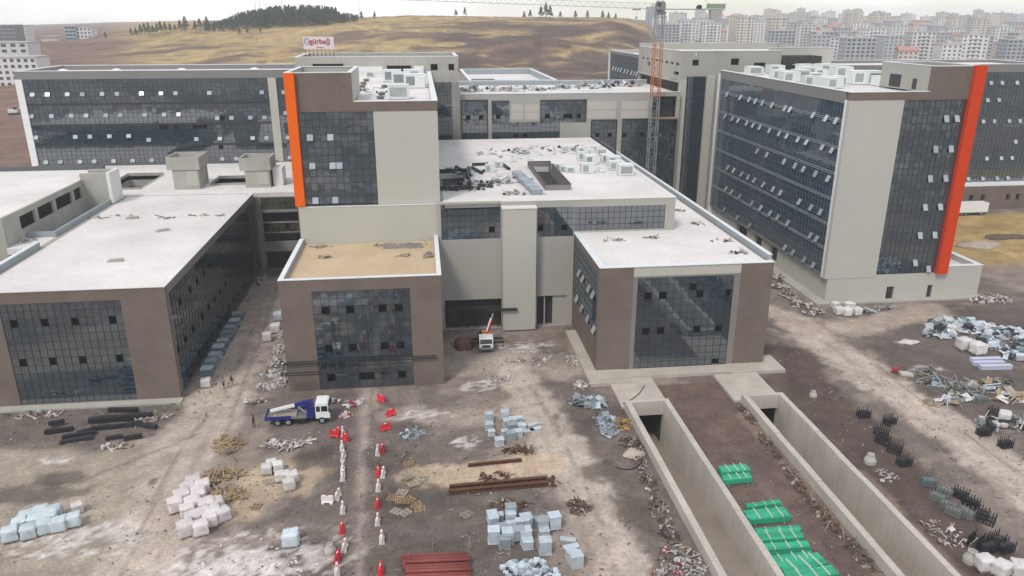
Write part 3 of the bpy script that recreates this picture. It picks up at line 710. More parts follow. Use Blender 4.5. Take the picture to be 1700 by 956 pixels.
# --- rear right block
T3 = building('rear_block', 'long dark glazed block behind the red-orange fin at the right edge', (132, 205, 0))
core(T3, 98, 168, 197.4, 220, .02, 37)
h3 = (98, 167.2, 7.3, 36.6)
part(T3, 'front_wall', wall(MB(), '-Y', 196, 97, 169.5, 7.0, 38.6, [h3]), 'greyclad')
part(T3, 'end_pier', MB().box(167.2, 168.6, 195.7, 195.997, 7.3, 36.6), 'white')
part(T3, 'plinth_wall', wall(MB(), '-Y', 192.3, 97, 205, -.2, 6.6, [(149, 150.2, 2.5, 4.2), (152.5, 153.7, 2.5, 4.2), (160, 161.2, 2.5, 4.2), (163, 164.2, 2.5, 4.2)]), 'brown')
part(T3, 'ledge', MB().box(97, 205, 192.2, 195.99, 6.6, 7.0), 'cope')
part(T3, 'roof', MB().box(97.9, 168.6, 196.9, 220, 37.3, 37.8), 'roof')
part(T3, 'side_wall', MB().box(168.6, 169.5, 196.9, 221, 7, 38.6).box(97, 168.6, 220, 221, 7, 38.6), 'greyclad')
part(T3, 'coping', cap_line(MB(), 97, 169.5, 196, 221, 38.6, t=.9), 'cope')
curtain(T3, '-Y', 196, *h3, 64, 26, jit=.2, vents=[(1450 + a / 6.8, 180 + b / 6.8) for a, b in [(1235, 150), (1360, 150), (1535, 147), (1665, 140), (1615, 355), (1268, 580), (1443, 573), (1568, 572), (1090, 790), (1222, 785), (1393, 783), (1525, 780)]] + [(1450 + a / 6.8, 40 + b / 6.8) for a, b in [(1315, 655), (1450, 653), (1635, 650), (1270, 882), (1405, 882)]])

# --- rear left block
B1 = building('rear_block', 'long glazed block at the rear left under a grey roof band', (-60, 208, 0))
core(B1, -92, -28, 197.4, 220, .02, 37)
hb = (-92.0, -36.5, 16.9, 36.7); hb2 = (-34.6, -28.6, 16.9, 36.7)
part(B1, 'front_wall', wall(MB(), '-Y', 196, -93.5, -28, 0, 38.5, [hb, hb2]), 'greyclad')
part(B1, 'pier', MB().box(-93.5, -92.0, 195.7, 195.997, 16.6, 36.7), 'white')
part(B1, 'pier', MB().box(-36.5, -34.6, 195.7, 195.997, 16.6, 36.7), 'beige')
part(B1, 'side_wall', MB().box(-93.5, -92.6, 196.9, 221, 0, 38.5).box(-92.6, -28, 220.1, 221, 0, 38.5), 'greyclad')
part(B1, 'roof', MB().box(-92.6, -28, 196.9, 220.1, 36.9, 37.4), 'roof')
part(B1, 'coping', cap_line(MB(), -93.5, -28, 196, 221, 38.5, t=.9, sides='FLB'), 'cope')
for x in (-84, -72, -57, -40): part(B1, 'roof_vent', MB().lathe([(.9, 0), (1.3, .2), (1.3, .5), (.7, .75), (.1, .9)], 10, (x, 199.5, 38.0)), 'white')
vb = Z34(0, 0, [(q, 530) for q in (168, 255, 375, 462, 583, 673, 790, 905, 995, 1195, 1478)] + [(q, 658) for q in (192, 282, 400, 488, 607, 693, 815, 928, 1015, 1213, 1297, 1410, 1490)] + [(q, 780) for q in (218, 425, 513, 628, 718, 833, 1115, 1230, 1425, 1507)] + [(q, 908) for q in (245, 332, 450, 535, 652, 738, 855)] + [(1245, 895), (1327, 893)])
ob = Z34(0, 0, [(950, 720), (915, 720), (1090, 725), (1130, 725), (1160, 725), (1000, 720), (1254, 830), (1254, 660)])
curtain(B1, '-Y', 196, *hb, 50, 20, vents=vb, opens=ob, jit=.2)
curtain(B1, '-Y', 196, *hb2, 6, 20, vents=Z34(0, 0, [(1593, 523), (1607, 645), (1620, 768), (1630, 885)]), jit=.2)
fb = MB()
for z in (20.9, 25.9, 30.8): fb.box(-92, -36.5, 195.93, 196.05, z, z + .45)
part(B1, 'spandrel_band', fb, 'frame')

# --- concrete core blocks behind the towers
B2 = building('core_block', 'unfinished concrete block behind the left tower carrying the company sign', (-10, 205, 0))
part(B2, 'front_wall', wall(MB(), '-Y', 194.2, -29.6, 9.2, 0, 41.4, [(-25.5, -18.2, 38.0, 39.9), (-8.0, -2.2, 36.5, 39.4), (2.5, 4.2, 38.2, 39.7), (6.8, 8.2, 38.2, 39.7), (2.6, 7.4, 16.6, 35.4)], .7), 'conc')
part(B2, 'recess_panel', MB().box(-17.4, -9, 193.9, 194.197, 36.6, 39.2).box(-1.5, .8, 193.9, 194.197, 36.6, 39.3), 'white')
core(B2, -28.5, 8.4, 195.8, 216, .02, 40)
part(B2, 'side_wall', MB().box(8.5, 9.2, 194.9, 217, 0, 41.4).box(-29.6, -28.9, 194.9, 217, 0, 41.4).box(-28.9, 8.5, 216.3, 217, 0, 41.4), 'conc')
part(B2, 'roof', MB().box(-28.9, 8.5, 194.9, 216.3, 40, 40.4), 'concd')
part(B2, 'coping', cap_line(MB(), -29.6, 9.2, 194.2, 217, 41.4, t=.8, h=.12), 'cope')
part(B2, 'pier', MB().box(7.4, 9.25, 193.6, 194.195, 16.6, 35.4), 'concd')
curtain(B2, '-Y', 194.2, 2.6, 7.4, 16.6, 35.4, 5, 18)
SG = (-28.6, 205.0)
sign = tag(empty('roof_sign', (SG[0] + 3.7, SG[1], 40.4)), 'white company sign reading gürbağ on posts above the rear concrete block', 'sign')
sx0, sx1, sz0, sz1 = -3.7, 3.7, 2.5, 5.4
MB().box(sx0, sx1, -.08, .08, sz0, sz1).build('board', mat('sign_board', (.72, .62, .62), .6, .04, 1), sign)
po = MB()
for i in range(8): po.bar((sx0 + .2 + i * 1.0, 0, 0), (sx0 + .2 + i * 1.0, 0, sz0), .09); po.bar((sx0 + .2 + i * 1.0, .1, 1.6), (sx0 + .2 + i * 1.0, 1.6, 0), .07)
po.build('post', M['frame'], sign)
mred = mat('sign_lettering', (.33, .015, .045), .6, .02, 1); mblu = mat('sign_emblem', (.06, .05, .32), .6, .02, 1)
def letters(txt, size, x, z, m, par, name='lettering', ext=.02):
    cu = bpy.data.curves.new(name, 'FONT'); cu.body = txt; cu.size = size; cu.extrude = ext; cu.offset = .03
    t = bpy.data.objects.new(name, cu); COL.objects.link(t)
    bpy.context.view_layer.update()
    dg = bpy.context.evaluated_depsgraph_get()
    me_ = bpy.data.meshes.new_from_object(t.evaluated_get(dg)); bpy.data.objects.remove(t)
    o = bpy.data.objects.new(name, me_); COL.objects.link(o); me_.materials.clear(); me_.materials.append(m)
    o.parent = par; o.rotation_euler = (pi / 2, 0, 0); o.location = (x, -.11, z)
    w_ = max((v.co.x for v in me_.vertices), default=1)
    return o, w_
lt, w_ = letters('gürbağ', 1.75, -2.2, 3.75, mred, sign)
lt.scale = (4.9 / max(w_, .1), 1, 1)
em = MB()
for s_, a_ in ((-1, -2.95), (1, -2.75)):
    for sg in (-1, 1):
        em.bar((a_ + s_ * .05, -.11, 4.35 + sg * .85), (a_ + s_ * .5, -.11, 4.35), .14)
em.build('emblem', mblu, sign)
ln = MB()
for i in range(7): ln.box(-.6 + i * .26, -.44 + i * .26, -.12, -.09, 2.75, 3.0)
ln.build('small_lettering', mred, sign)

B3 = building('link_wing', 'beige link wing with dark-framed glazing between the two rear core blocks', (38, 205, 0))
def rpx(x0, y0, x1, y1, Yp=196.0):
    a, zt = onY(x0, y0, Yp); b, _ = onY(x1, y0, Yp); _, zb = onY(x0, y1, Yp)
    return (round(a, 2), round(b, 2), round(zb, 2), round(zt, 2))
g1 = rpx(766, 167, 809, 262); g2 = rpx(816, 167, 846, 235); g3 = rpx(846, 203, 898, 235); g4 = rpx(898, 167, 973, 204)
g3 = (g2[1], g4[0], g2[2], g3[3]); g5 = rpx(982, 200, 1024, 262); g6 = rpx(1034, 198, 1124, 345)
g4b = (g4[0], g4[0] + 5.0, g2[2], g4[2]); g6 = (g6[0], g6[1], .4, g6[3])
core(B3, 10, 65, 198.5, 226, .02, 30.6)
p1 = rpx(849, 173, 868, 199); p2 = rpx(872, 173, 895, 199); p3 = rpx(976, 168, 1023, 197); p4 = rpx(1032, 168, 1076, 197)
bay = rpx(1084, 160, 1124, 195)
part(B3, 'front_wall', wall(MB(), '-Y', 196, 9.3, 66, 0, 32.3, [g1, g2, g3, g4, g4b, g5, g6, bay], .9), 'beige2')
for q in (p1, p2, p3, p4): part(B3, 'panel', MB().box(q[0], q[1], 195.93, 195.998, q[2], (q[2] + q[3]) / 2 - .06).box(q[0], q[1], 195.93, 195.998, (q[2] + q[3]) / 2 + .06, q[3]), 'beige')
part(B3, 'bay_floor', MB().box(bay[0], bay[1], 194.6, 196.9, bay[2] - .3, bay[2] - .003), mat('bay_board', (.34, .19, .11), .9))
part(B3, 'roof', MB().box(10, 66, 196.9, 227, 31.6, 31.95), 'roof')
part(B3, 'parapet', MB().box(10, 66, 227, 227.6, 31.6, 33.1), 'para')
part(B3, 'coping', MB().box(9.3, 66, 195.9, 196.9, 32.3, 32.4).box(10, 66, 226.95, 227.7, 33.1, 33.2), 'cope')
obx = Z34(800, 0, [(95, 655), (372, 650), (460, 648), (505, 647), (548, 646), (100, 775), (185, 775), (255, 770), (295, 775), (655, 765), (725, 763), (810, 760), (900, 755), (985, 755), (1075, 750), (800, 875), (985, 870), (1075, 868)]) + Z34(400, 0, [(1272, 655), (1360, 655), (1455, 655)])
for q, nc, nr in ((g1, 6, 12), (g2, 4, 9), (g3, 7, 5), (g4, 10, 5), (g4b, 4, 4), (g5, 6, 9), (g6, 12, 22)):
    curtain(B3, '-Y', 196, *q, nc, nr, opens=obx, jit=.2)
fr_ = MB()
for q in (g1, g5, g6, g4):
    fr_.box(q[0] - .15, q[0] + .1, 195.9, 196.1, q[2], q[3]).box(q[1] - .1, q[1] + .15, 195.9, 196.1, q[2], q[3]).box(q[0] - .15, q[1] + .15, 195.88, 196.1, q[3] - .1, q[3] + .2)
part(B3, 'glazing_frame', fr_, 'frame')

B4 = building('core_block', 'tall concrete block rising behind the right tower and the crane', (86, 215, 0))
w4 = [rpx(1150, 99, 1161, 109, 198), rpx(1214, 97, 1228, 108, 198), rpx(1252, 104, 1271, 119, 198), rpx(1155, 89, 1159, 92, 198)]
g7 = rpx(1140, 127, 1179, 330, 198); g7 = (g7[0], g7[0] + 5.3, .3, g7[3])
part(B4, 'front_wall', wall(MB(), '-Y', 198, 66.4, 93, 0, 42.2, w4 + [g7], .7), 'beige2')
part(B4, 'pier', MB().box(66.4, g7[0] - .1, 197.4, 197.997, 0, 35).box(g7[1] + .1, g7[1] + 2.2, 197.4, 197.997, 0, 36.2), 'beige')
core(B4, 67.6, 105, 199.8, 237, .02, 40.8)
part(B4, 'rear_wall', wall(MB(), '-Y', 206, 93, 111, 30, 42.6, [rpx(1322, 97, 1358, 106, 206)], .7), 'beige')
h4 = [(200 + i * 4.6, 202.6 + i * 4.6, 38.6, 39.3) for i in range(8)] + [(199.6, 204, 36.2, 37.0), (226, 229, 37.0, 38.2)]
h4 += [(199.5, 236, z, z + 2.6) for z in (24.6, 28.2, 31.8)]
part(B4, 'side_wall', wall(MB(), '-X', 66.4, 198.7, 238, 0, 42.2, h4, .7), 'conc')
part(B4, 'floor_slab', MB().box(65.9, 67, 198.9, 238, 27.25, 27.6).box(65.9, 67, 198.9, 238, 30.85, 31.2).box(65.9, 67, 198.9, 238, 34.45, 34.8), 'conc')
part(B4, 'roof', MB().box(67.1, 111, 206.7, 238, 40.8, 41.2).box(67.1, 93, 198.7, 206.7, 40.8, 41.2), 'roof')
part(B4, 'end_wall', MB().box(66.4, 111, 238, 238.8, 0, 43.0).box(110.3, 111, 206.7, 238, 30, 42.6), 'beige2')
part(B4, 'coping', MB().box(66.3, 93, 197.9, 198.7, 42.2, 42.32).box(93, 111, 205.9, 206.7, 42.6, 42.7).box(66.3, 67.1, 198.7, 238, 42.2, 42.32).box(66.3, 111, 237.9, 238.9, 43.0, 43.1), 'cope')
curtain(B4, '-Y', 198, *g7, 5, 26, jit=.2)

B5 = building('rear_tower', 'pale blue glazed tower beyond the crane, seen over the link wing roof', (80, 282, 0))
core(B5, 74.2, 94, 258, 303, .02, 37)
h5 = (260, 302.8, 10, 37.6)
part(B5, 'side_wall', wall(MB(), '-X', 73, 258, 304, 0, 38.6, [h5], .8), 'greyclad')
part(B5, 'wall', MB().box(73.8, 95, 258, 258.8, 0, 38.6).box(94.2, 95, 258.8, 304, 0, 38.6).box(73, 95, 304, 304.8, 0, 38.6), 'beige2')
part(B5, 'roof', MB().box(73.8, 94.2, 258.8, 304, 37, 37.5), 'roof')
part(B5, 'pier', MB().box(72.7, 72.997, 302.8, 304.3, 8, 38), 'white')
part(B5, 'coping', cap_line(MB(), 73, 95, 258, 304.8, 38.6, t=.8), 'cope')
curtain(B5, '-X', 73, *h5, 32, 18, gl='glassb', fr='framel', single=False, mw=.03, vents=[(980 + a / 6.8, 60 + b / 6.8) for a, b in ((262, 350), (295, 358), (320, 365), (355, 378), (388, 385), (430, 392), (467, 402), (500, 410), (532, 417))])

B6 = building('rear_low_block', 'low rear block with a white walled roof beyond the link wing', (29, 275, 0))
part(B6, 'wall', MB().box(14.8, 42.4, 245, 246, 0, 32.0).box(14.8, 15.8, 246, 302, 0, 32).box(41.4, 42.4, 246, 302, 0, 32).box(14.8, 42.4, 302, 303, 0, 32), 'para')
part(B6, 'roof', MB().box(15.8, 41.4, 246, 302, 29.6, 30.1), 'roof')
part(B6, 'stair_kerb', MB().box(16.4, 24, 252, 252.6, 30.1, 31.4).box(16.4, 24, 260, 260.6, 30.1, 31.4).box(23.4, 24, 252.6, 260, 30.1, 31.4), 'parad')
part(B6, 'coping', cap_line(MB(), 14.8, 42.4, 245, 303, 32.0, t=1.0), 'cope')

# --- link podium on the left, its stair towers and the bare frame wall
K = building('link_podium', 'flat link podium with white roof and two concrete stair towers at left', (-57, 178, 0))
COURT = (-66.5, -59.2, 166.0, 181.0); PIT2 = (-45.2, -38.6, 168.5, 175.5)
part(K, 'roof', holed(-112, -20.6, 159.4, 195.9, 15.6, 16.45, [COURT, PIT2]).box(-112, -64.6, 153.5, 159.4, 15.6, 16.45), 'roof')
part(K, 'wall', MB().box(-112, AX0 - .1, 122.0, 123, 0, 14).box(-112, -111, 123, 195.9, 0, 16.4), 'beige2')
core(K, -110, -68, 170, 195, .02, 15.5); core(K, -58, -22, 176, 195, .02, 15.5)
for nm, (x0, x1, y0, y1) in (('courtyard_wall', COURT), ('courtyard_wall', PIT2)):
    part(K, nm, MB().box(x0 - .3, x1 + .3, y1, y1 + .3, 8, 17.1).box(x0 - .3, x0, y0, y1, 8, 17.0).box(x1, x1 + .3, y0, y1, 8, 16.6).box(x0 - .3, x1 + .3, y0 - .3, y0, 8, 16.8), 'conc')
    bm_ = MB()
    for k in range(3): bm_.box(x0, x1, y1 - .5, y1 - .02, 9 + k * 2.4, 9.5 + k * 2.4)
    part(K, 'courtyard_beam', bm_.box(x0 + 1.5, x1 - 2, y1 - 2.4, y1 - 1.6, 13.4, 14.2), 'concd')
zl = [(-33.6, -22.4, 12.9, 15.4), (-33.6, -24.9, 10.2, 12.3), (-33.6, -24.9, 6.0, 7.9), (-24.4, -21.5, 5.5, 12.4), (-33.6, -21.2, 0, 3.9), (-33.6, -24.9, 8.1, 10.0)]
part(K, 'front_frame', wall(MB(), '-Y', 159.4, AX1 + .003, TX0 - .003, -.1, 15.6, zl, .6), 'concd')
core(K, AX1 + .1, TX0 - .1, 162.2, 176, .02, 15.4)
curtain(K, '-Y', 159.4, *zl[0], 9, 2, gl='glasso'); curtain(K, '-Y', 159.4, *zl[5], 8, 1, gl='glasso', opens=[(415 + 15, 376), (475, 375)])
part(K, 'kerb', MB().box(-112, -72, 164.3, 165.0, 16.45, 17.4).box(-92, -36, 195.2, 195.69, 16.45, 16.8), 'parad')
def stair(x0, x1, y0, y1, z1):
    part(K, 'stair_tower_shaft', wall(MB(), '-Y', y0 + .25, x0 + .9, x1 - .4, 16.45, z1 - 2.6).box(x0 + .9, x1 - .4, y0 + 1.15, y1, 16.45, z1 - 2.6), 'conc')
    part(K, 'stair_tower_rim', MB().box(x0, x1, y0, y0 + .35, z1 - 2.6, z1).box(x0, x1, y1 - .35, y1, z1 - 2.6, z1).box(x0, x0 + .35, y0 + .35, y1 - .35, z1 - 2.6, z1).box(x1 - .35, x1, y0 + .35, y1 - .35, z1 - 2.6, z1).box(x0 + .35, x1 - .35, y0 + .35, y1 - .35, z1 - 2.6, z1 - 1.3), 'conc')
    part(K, 'stair_tower_panel', MB().box(x1 - 2.8, x1 - .6, y0 + .16, y0 + .248, 17.2, z1 - 2.9), 'beige')
stair(-52.6, -46.1, 164.2, 171.5, 23.2); stair(-38.2, -31.9, 164.5, 171.0, 22.7)
part(K, 'stair_tower_panel', MB().box(-31.9, -29.9, 166.2, 170.4, 16.45, 20.2), 'white')

L0 = building('concrete_building', 'bare concrete building with a row of dark openings at the left edge', (-85, 145, 0))
LX = -64.5
wn_ = [(127.6, 132.8, 18.0, 20.2), (133.8, 139.6, 18.0, 20.2), (140.6, 147.2, 18.0, 20.2), (148.2, 151.6, 18.0, 20.2)]
part(L0, 'side_wall', wall(MB(), '+X', LX, 123.0, 152.4, 14, 21.2, wn_, .4), 'conc')
core(L0, -100, LX - 2.5, 124, 160, .02, 20)
part(L0, 'roof', MB().box(-112, LX - .4, 123, 163.5, 20.7, 21.15), 'roof')
part(L0, 'front_wall', MB().box(-112, LX - .003, 122.4, 123, 0, 21.2), 'beige2')
part(L0, 'end_wall', MB().box(LX - .3, -59.4, 152.4, 153.0, 14, 22.4).box(LX - .3, -59.4, 156.4, 157.2, 14, 22.4), 'conc')
part(L0, 'end_panel', MB().box(-60.0, -59.35, 152.3, 157.3, 16.6, 22.5), 'white')
part(L0, 'parapet', MB().box(-112, LX, 163.5, 164.2, 20.7, 22.0), 'parad')
part(L0, 'terrace', MB().box(LX + .003, -60.05, 122.1, 152.3, 15.0, 15.55), 'concd')
part(L0, 'terrace_parapet', MB().box(-60.3, -59.9, 128.8, 152.3, 15.55, 17.4).box(LX + .3, -59.9, 128.4, 128.797, 15.55, 17.4), 'para')
part(L0, 'ledge', MB().box(LX + .003, -60.02, 122.0, 128.4, 15.55, 16.5), 'roof')
# ------------------------------------------------------------------ ramps
mramp = mat('ramp_concrete', (.47, .43, .38), .9, .12, .3, fine=.07, streak=.09, bump=.3, rand=.05)
mrampf = mat('ramp_floor', (.27, .225, .185), .95, .14, .3, fine=.08)
for i, (x0, x1, y0, y1) in enumerate(TRENCH):
    rp = tag(empty('ramp', ((x0 + x1) / 2, 72, 0), world=True), ['concrete ramp trench leading underground, nearer the pillar', 'concrete ramp trench leading underground, nearer the red-finned tower'][i], 'ramp', kind='structure')
    tl = .75
    zn, zf = (-.4, -6.1) if i == 0 else (-1.8, -5.2)
    nseg = 9; ya, yb = y0 - 8, y1 + .6
    for k in range(nseg):
        u, v = ya + (yb - ya) * k / nseg, ya + (yb - ya) * (k + 1) / nseg - .025
        for xa, xb in ((x0 - tl, x0 + .003), (x1 - .003, x1 + .7)):
            hz_ = 1.25 + random.uniform(-.035, .035); sl = random.uniform(-.03, .03)
            q = MB().box(xa, xb, u, v, -6.5, hz_)
            q.v = [(x, y, z + (sl if z > 0 and y > (u + v) / 2 else 0)) for x, y, z in q.v]
            part(rp, 'ramp_wall', q, mramp)
    part(rp, 'head_beam', MB().box(x0 + .003, x1 - .003, y1 + .003, y1 + .6, -.85, 1.22), mramp)
    part(rp, 'ramp_floor', MB().add([(x0, y0 - 8, zn + .6), (x1, y0 - 8, zn + .6), (x1, y1 + 12, zf - .8), (x0, y1 + 12, zf - .8)], [(0, 1, 2, 3)]), mrampf)
    part(rp, 'tunnel_lining', MB().box(x0, x1, y1 + .62, y1 + 12, -.8, -.4).box(x0 - .5, x0, y1 + .62, y1 + 12, -7, -.4).box(x1, x1 + .5, y1 + .62, y1 + 12, -7, -.4).box(x0, x1, y1 + 12, y1 + 12.4, -7, -.4), 'inside')  # dark colour stands in for the unlit depth of the tunnel
    part(rp, 'end_slab', MB().box(x0 - 1.0 if i == 0 else x0 - 1.6, x1 + .9 if i == 0 else x1 + .6, y1 + .62, 99.35 if i == 0 else 98.95, -.3, .3 if i == 0 else .34), mat('end_slab_concrete', (.46, .41, .355), .9, .16, .4, fine=.08, bump=.3))

# ------------------------------------------------------------------ loose material
MM = dict(
    white=mat('wrap_white', (.62, .59, .57), .6, .14, 1.4, rand=.12, fine=.06, bump=.8, bscale=3), wrapb=mat('wrap_bluish', (.53, .60, .62), .5, .14, 1.4, rand=.12, fine=.06, bump=.8, bscale=3),
    silver=mat('galvanised_sheet', (.55, .61, .65), .42, .16, 1.3, fine=.06, metal=.35, rand=.12), silverd=mat('galvanised_dull', (.36, .40, .43), .5, .15, 1.2, metal=.3, rand=.2),
    steelblk=mat('steel_black', (.030, .030, .034), .55, .25, 1.5, rand=.3), steelblu=mat('steel_blue_grey', (.13, .17, .18), .55, .2, 1.5, rand=.2),
    wood=mat('pallet_wood', (.36, .25, .145), .9, .18, 1.5, rand=.3, fine=.06), woodg=mat('weathered_wood', (.33, .28, .23), .9, .2, 1.5, rand=.3),
    rust=mat('rusty_steel', (.115, .052, .030), .85, .3, 1.2, fine=.1), pipe=mat('pipe_red', (.235, .062, .052), .6, .12, 1.2, rand=.18),
    green=mat('board_green', (.035, .36, .20), .6, .12, .8, rand=.2), strap=mat('strap', (.62, .66, .60), .6, .05),
    bred=mat('barrier_red', (.62, .035, .045), .5, .06, 2, rand=.18), bwhite=mat('barrier_white', (.74, .68, .64), .5, .06, 2, rand=.08),
    stone=mat('rubble_stone', (.42, .38, .345), .95, .2, 1.5, rand=.2), soil=mat('rubble_soil', (.12, .085, .066), .95, .3, 1.5),
    redb=mat('red_scrap', (.40, .04, .035), .7, .1), ochre=mat('ochre_net', (.47, .30, .12), .9, .2, 2), black=mat('rubber_black', (.018, .018, .02), .7, .2),
    navy=mat('truck_blue', (.018, .022, .17), .35, .1, 1, spec=.5), cabw=mat('cab_white', (.78, .78, .77), .3, .04, 1, spec=.5), cglass=mat('cab_glass', (.012, .014, .017), .06, .05, spec=.8),
    yellow=mat('crane_orange', (.55, .24, .05), .45, .1, 1), lilac=mat('panel_lilac', (.50, .50, .63), .5, .06), pink=mat('wrap_pink', (.60, .545, .53), .6, .14, 1.4, rand=.12, fine=.06, bump=.8, bscale=3),
    greym=mat('machine_grey', (.17, .175, .17), .6, .15, 1.5), hvac=mat('unit_white', (.68, .71, .69), .55, .06, 1, rand=.1), mgreen=mat('scrap_greygreen', (.20, .235, .205), .7, .2, 1.5),
)
M.update({'m_' + k: v for k, v in MM.items()})
KEEPOUT = [(t[0] - .9, t[1] + .9, t[2] - 9, t[3] + 1) for t in TRENCH] + [(-61, -34, 100, 160), (-21, 3, 100.5, 125), (2, 50.5, 121, 200), (24, 50.5, 101.5, 125), (73, 104.5, 126.5, 190)]
def pile(name, label, cat, pts, n, pal, kinds, size=(.3, 1.0), h=.5, z=0.0, seed=1, spread=1.0, kind='stuff', soft=True):
    """a heap nobody could count: pts = [(photo px, py, radius x m, radius y m)]"""
    rnd = random.Random(seed); vs, fs, mi = [], [], []
    for (px_, py_, rx, ry) in pts:
        c = gp(px_, py_, z)
        for k in range(max(1, n // len(pts))):
            a, r = rnd.uniform(0, 2 * pi), math.sqrt(rnd.random()) * spread
            x, y = c.x + rx * r * cos(a), c.y + ry * r * sin(a)
            zz = z + max(0, 1 - r) * h * rnd.random()
            if z == 0 and any(u0 < x < u1 and w0 < y < w1 for u0, u1, w0, w1 in KEEPOUT): continue
            s = rnd.uniform(*size); kd = rnd.choice(kinds)
            dim = {'sheet': (s, s * rnd.uniform(.4, .9), .03), 'stick': (s * 2.2, .07, .07), 'lump': (s * .6, s * rnd.uniform(.35, .6), s * .4), 'box': (s * .8, s * .6, s * .5), 'plank': (s * 2.0, .18, .05), 'slab': (s, s * .5, .12)}[kd]
            til = .55 if kd in ('sheet', 'stick', 'plank') else .25
            E_ = Euler((rnd.gauss(0, til), rnd.gauss(0, til * .6), rnd.uniform(0, 2 * pi))).to_matrix().to_4x4()
            up = dim[2] / 2 + abs(E_[2][0]) * dim[0] * .35 + abs(E_[2][1]) * dim[1] * .35
            Mx = Matrix.Translation((x, y, zz + up)) @ E_
            q = MB().mbox(Mx, *dim, taper=rnd.uniform(.55, 1) if kd == 'lump' else 1)
            if kd in ('lump', 'sheet'): q.v = [tuple(co + rnd.uniform(-.09, .09) * s for co in v) for v in q.v]
            b = len(vs); vs += q.v; fs += [tuple(i + b for i in f) for f in q.f]; mi += [rnd.choice(range(len(pal)))] * 6 if True else None
    me_ = bpy.data.meshes.new(name); me_.from_pydata(vs, [], fs)
    for p_ in pal: me_.materials.append(MM[p_])
    me_.polygons.foreach_set('material_index', mi); me_.update()
    o = bpy.data.objects.new(name, me_); COL.objects.link(o)
    return tag(o, label, cat, kind=kind)

pile('debris', 'heap of bent silver sheet metal and ducts on the right', 'debris', [(1570, 540, 3.5, 2.6), (1610, 545, 3.5, 3), (1650, 552, 4, 3.2), (1690, 560, 4, 3.4), (1560, 556, 2.5, 1.6), (1640, 575, 3, 1.5), (1690, 590, 3, 2)], 460, ['silver', 'silver', 'silverd', 'white', 'steelblk', 'steelblu'], ['sheet', 'sheet', 'box', 'slab'], (.5, 1.7), 1.1, seed=2)
pile('debris', 'tangle of grey-green frames and offcuts along the right track', 'debris', [(1535, 618, 2.4, 1.2), (1555, 635, 2.6, 1.4), (1580, 645, 2.4, 1.4), (1610, 650, 2.5, 1.4)], 190, ['silverd', 'mgreen', 'greym', 'woodg'], ['stick', 'stick', 'sheet', 'plank'], (.4, 1.3), .9, seed=3)
pile('debris', 'white boards and planks scattered below the grey-green frames', 'debris', [(1565, 668, 2.6, .9), (1600, 662, 2.6, 1.0), (1640, 640, 3.4, 1.4), (1680, 660, 3, 1.8)], 130, ['white', 'silver', 'woodg', 'mgreen', 'wood'], ['plank', 'sheet', 'plank', 'slab'], (.7, 1.7), .5, seed=4)
pile('debris', 'dark scrap steel mixed with white sheets at the right edge', 'debris', [(1650, 705, 2.2, 1.8), (1690, 705, 2.0, 1.6)], 90, ['steelblk', 'white', 'silver', 'steelblk', 'greym'], ['stick', 'sheet', 'box'], (.5, 1.3), 1.0, seed=5)
pile('debris', 'crumpled silver ducting beside the left ramp head', 'debris', [(965, 668, 2.2, 1.2), (990, 672, 1.8, 1.1), (1003, 700, 1.3, 1.5), (1012, 718, 1.0, 1.0)], 150, ['silver', 'silverd', 'silverd', 'steelblu'], ['sheet', 'sheet', 'box', 'slab'], (.4, 1.4), .8, seed=6)
pile('debris', 'ochre tangle of wooden slats beside the left ramp wall', 'debris', [(1030, 706, 1.3, 1.3)], 90, ['ochre', 'wood'], ['stick', 'plank'], (.3, .8), .5, seed=7)
pile('debris', 'rubbish heap with red and white scraps at the bottom beside the left ramp', 'debris', [(1130, 930, 2.2, 2.2), (1160, 950, 2.0, 2.0), (1120, 960, 2.6, 1.6)], 420, ['stone', 'stone', 'white', 'redb', 'wood', 'pink', 'soil', 'soil', 'silverd', 'pink', 'woodg', 'stone'], ['lump', 'sheet', 'stick', 'lump'], (.15, .5), .7, seed=8)
pile('rubble', 'pale sacks and broken stone stacked along the left of the sand-roofed block', 'rubble', [(470, 555, 1.0, 1.6), (466, 580, 1.3, 1.8), (460, 602, 1.6, 1.6), (455, 622, 1.9, 1.5), (450, 642, 2.0, 1.2), (465, 636, 1.0, 1.6)], 520, ['stone', 'stone', 'white', 'pink'], ['lump', 'lump', 'slab'], (.35, .9), .7, seed=9)
pile('rubble', 'broken stone and timber strewn along the right tower kerb', 'rubble', [(1295, 478, 1.6, 2), (1310, 492, 1.8, 2), (1330, 506, 2, 1.8), (1350, 518, 2, 1.5), (1290, 462, 1.2, 2.4)], 380, ['stone', 'soil', 'woodg', 'white', 'soil'], ['lump', 'lump', 'plank', 'slab'], (.3, 1.0), .7, seed=10)
pile('rubble', 'heap of whitish stones beyond the right tower corner', 'rubble', [(1650, 498, 3.2, 2.0), (1625, 500, 1.8, 1.2)], 260, ['stone', 'white', 'soil'], ['lump'], (.4, 1.0), .9, seed=11)
pile('debris', 'dark planks lying before the right tower plinth', 'debris', [(1440, 517, 2.6, .6), (1465, 512, 1.6, .6)], 50, ['steelblk', 'woodg', 'silverd'], ['plank', 'slab'], (.6, 1.2), .4, seed=12)
pile('rubble', 'pale rubble and packaging behind the blue truck cab', 'rubble', [(545, 668, 1.6, .8), (585, 672, 1.1, .9), (575, 690, .9, .7), (600, 668, .7, .6)], 130, ['stone', 'white', 'redb', 'pink', 'stone'], ['lump', 'sheet', 'slab'], (.3, .9), .4, seed=13)
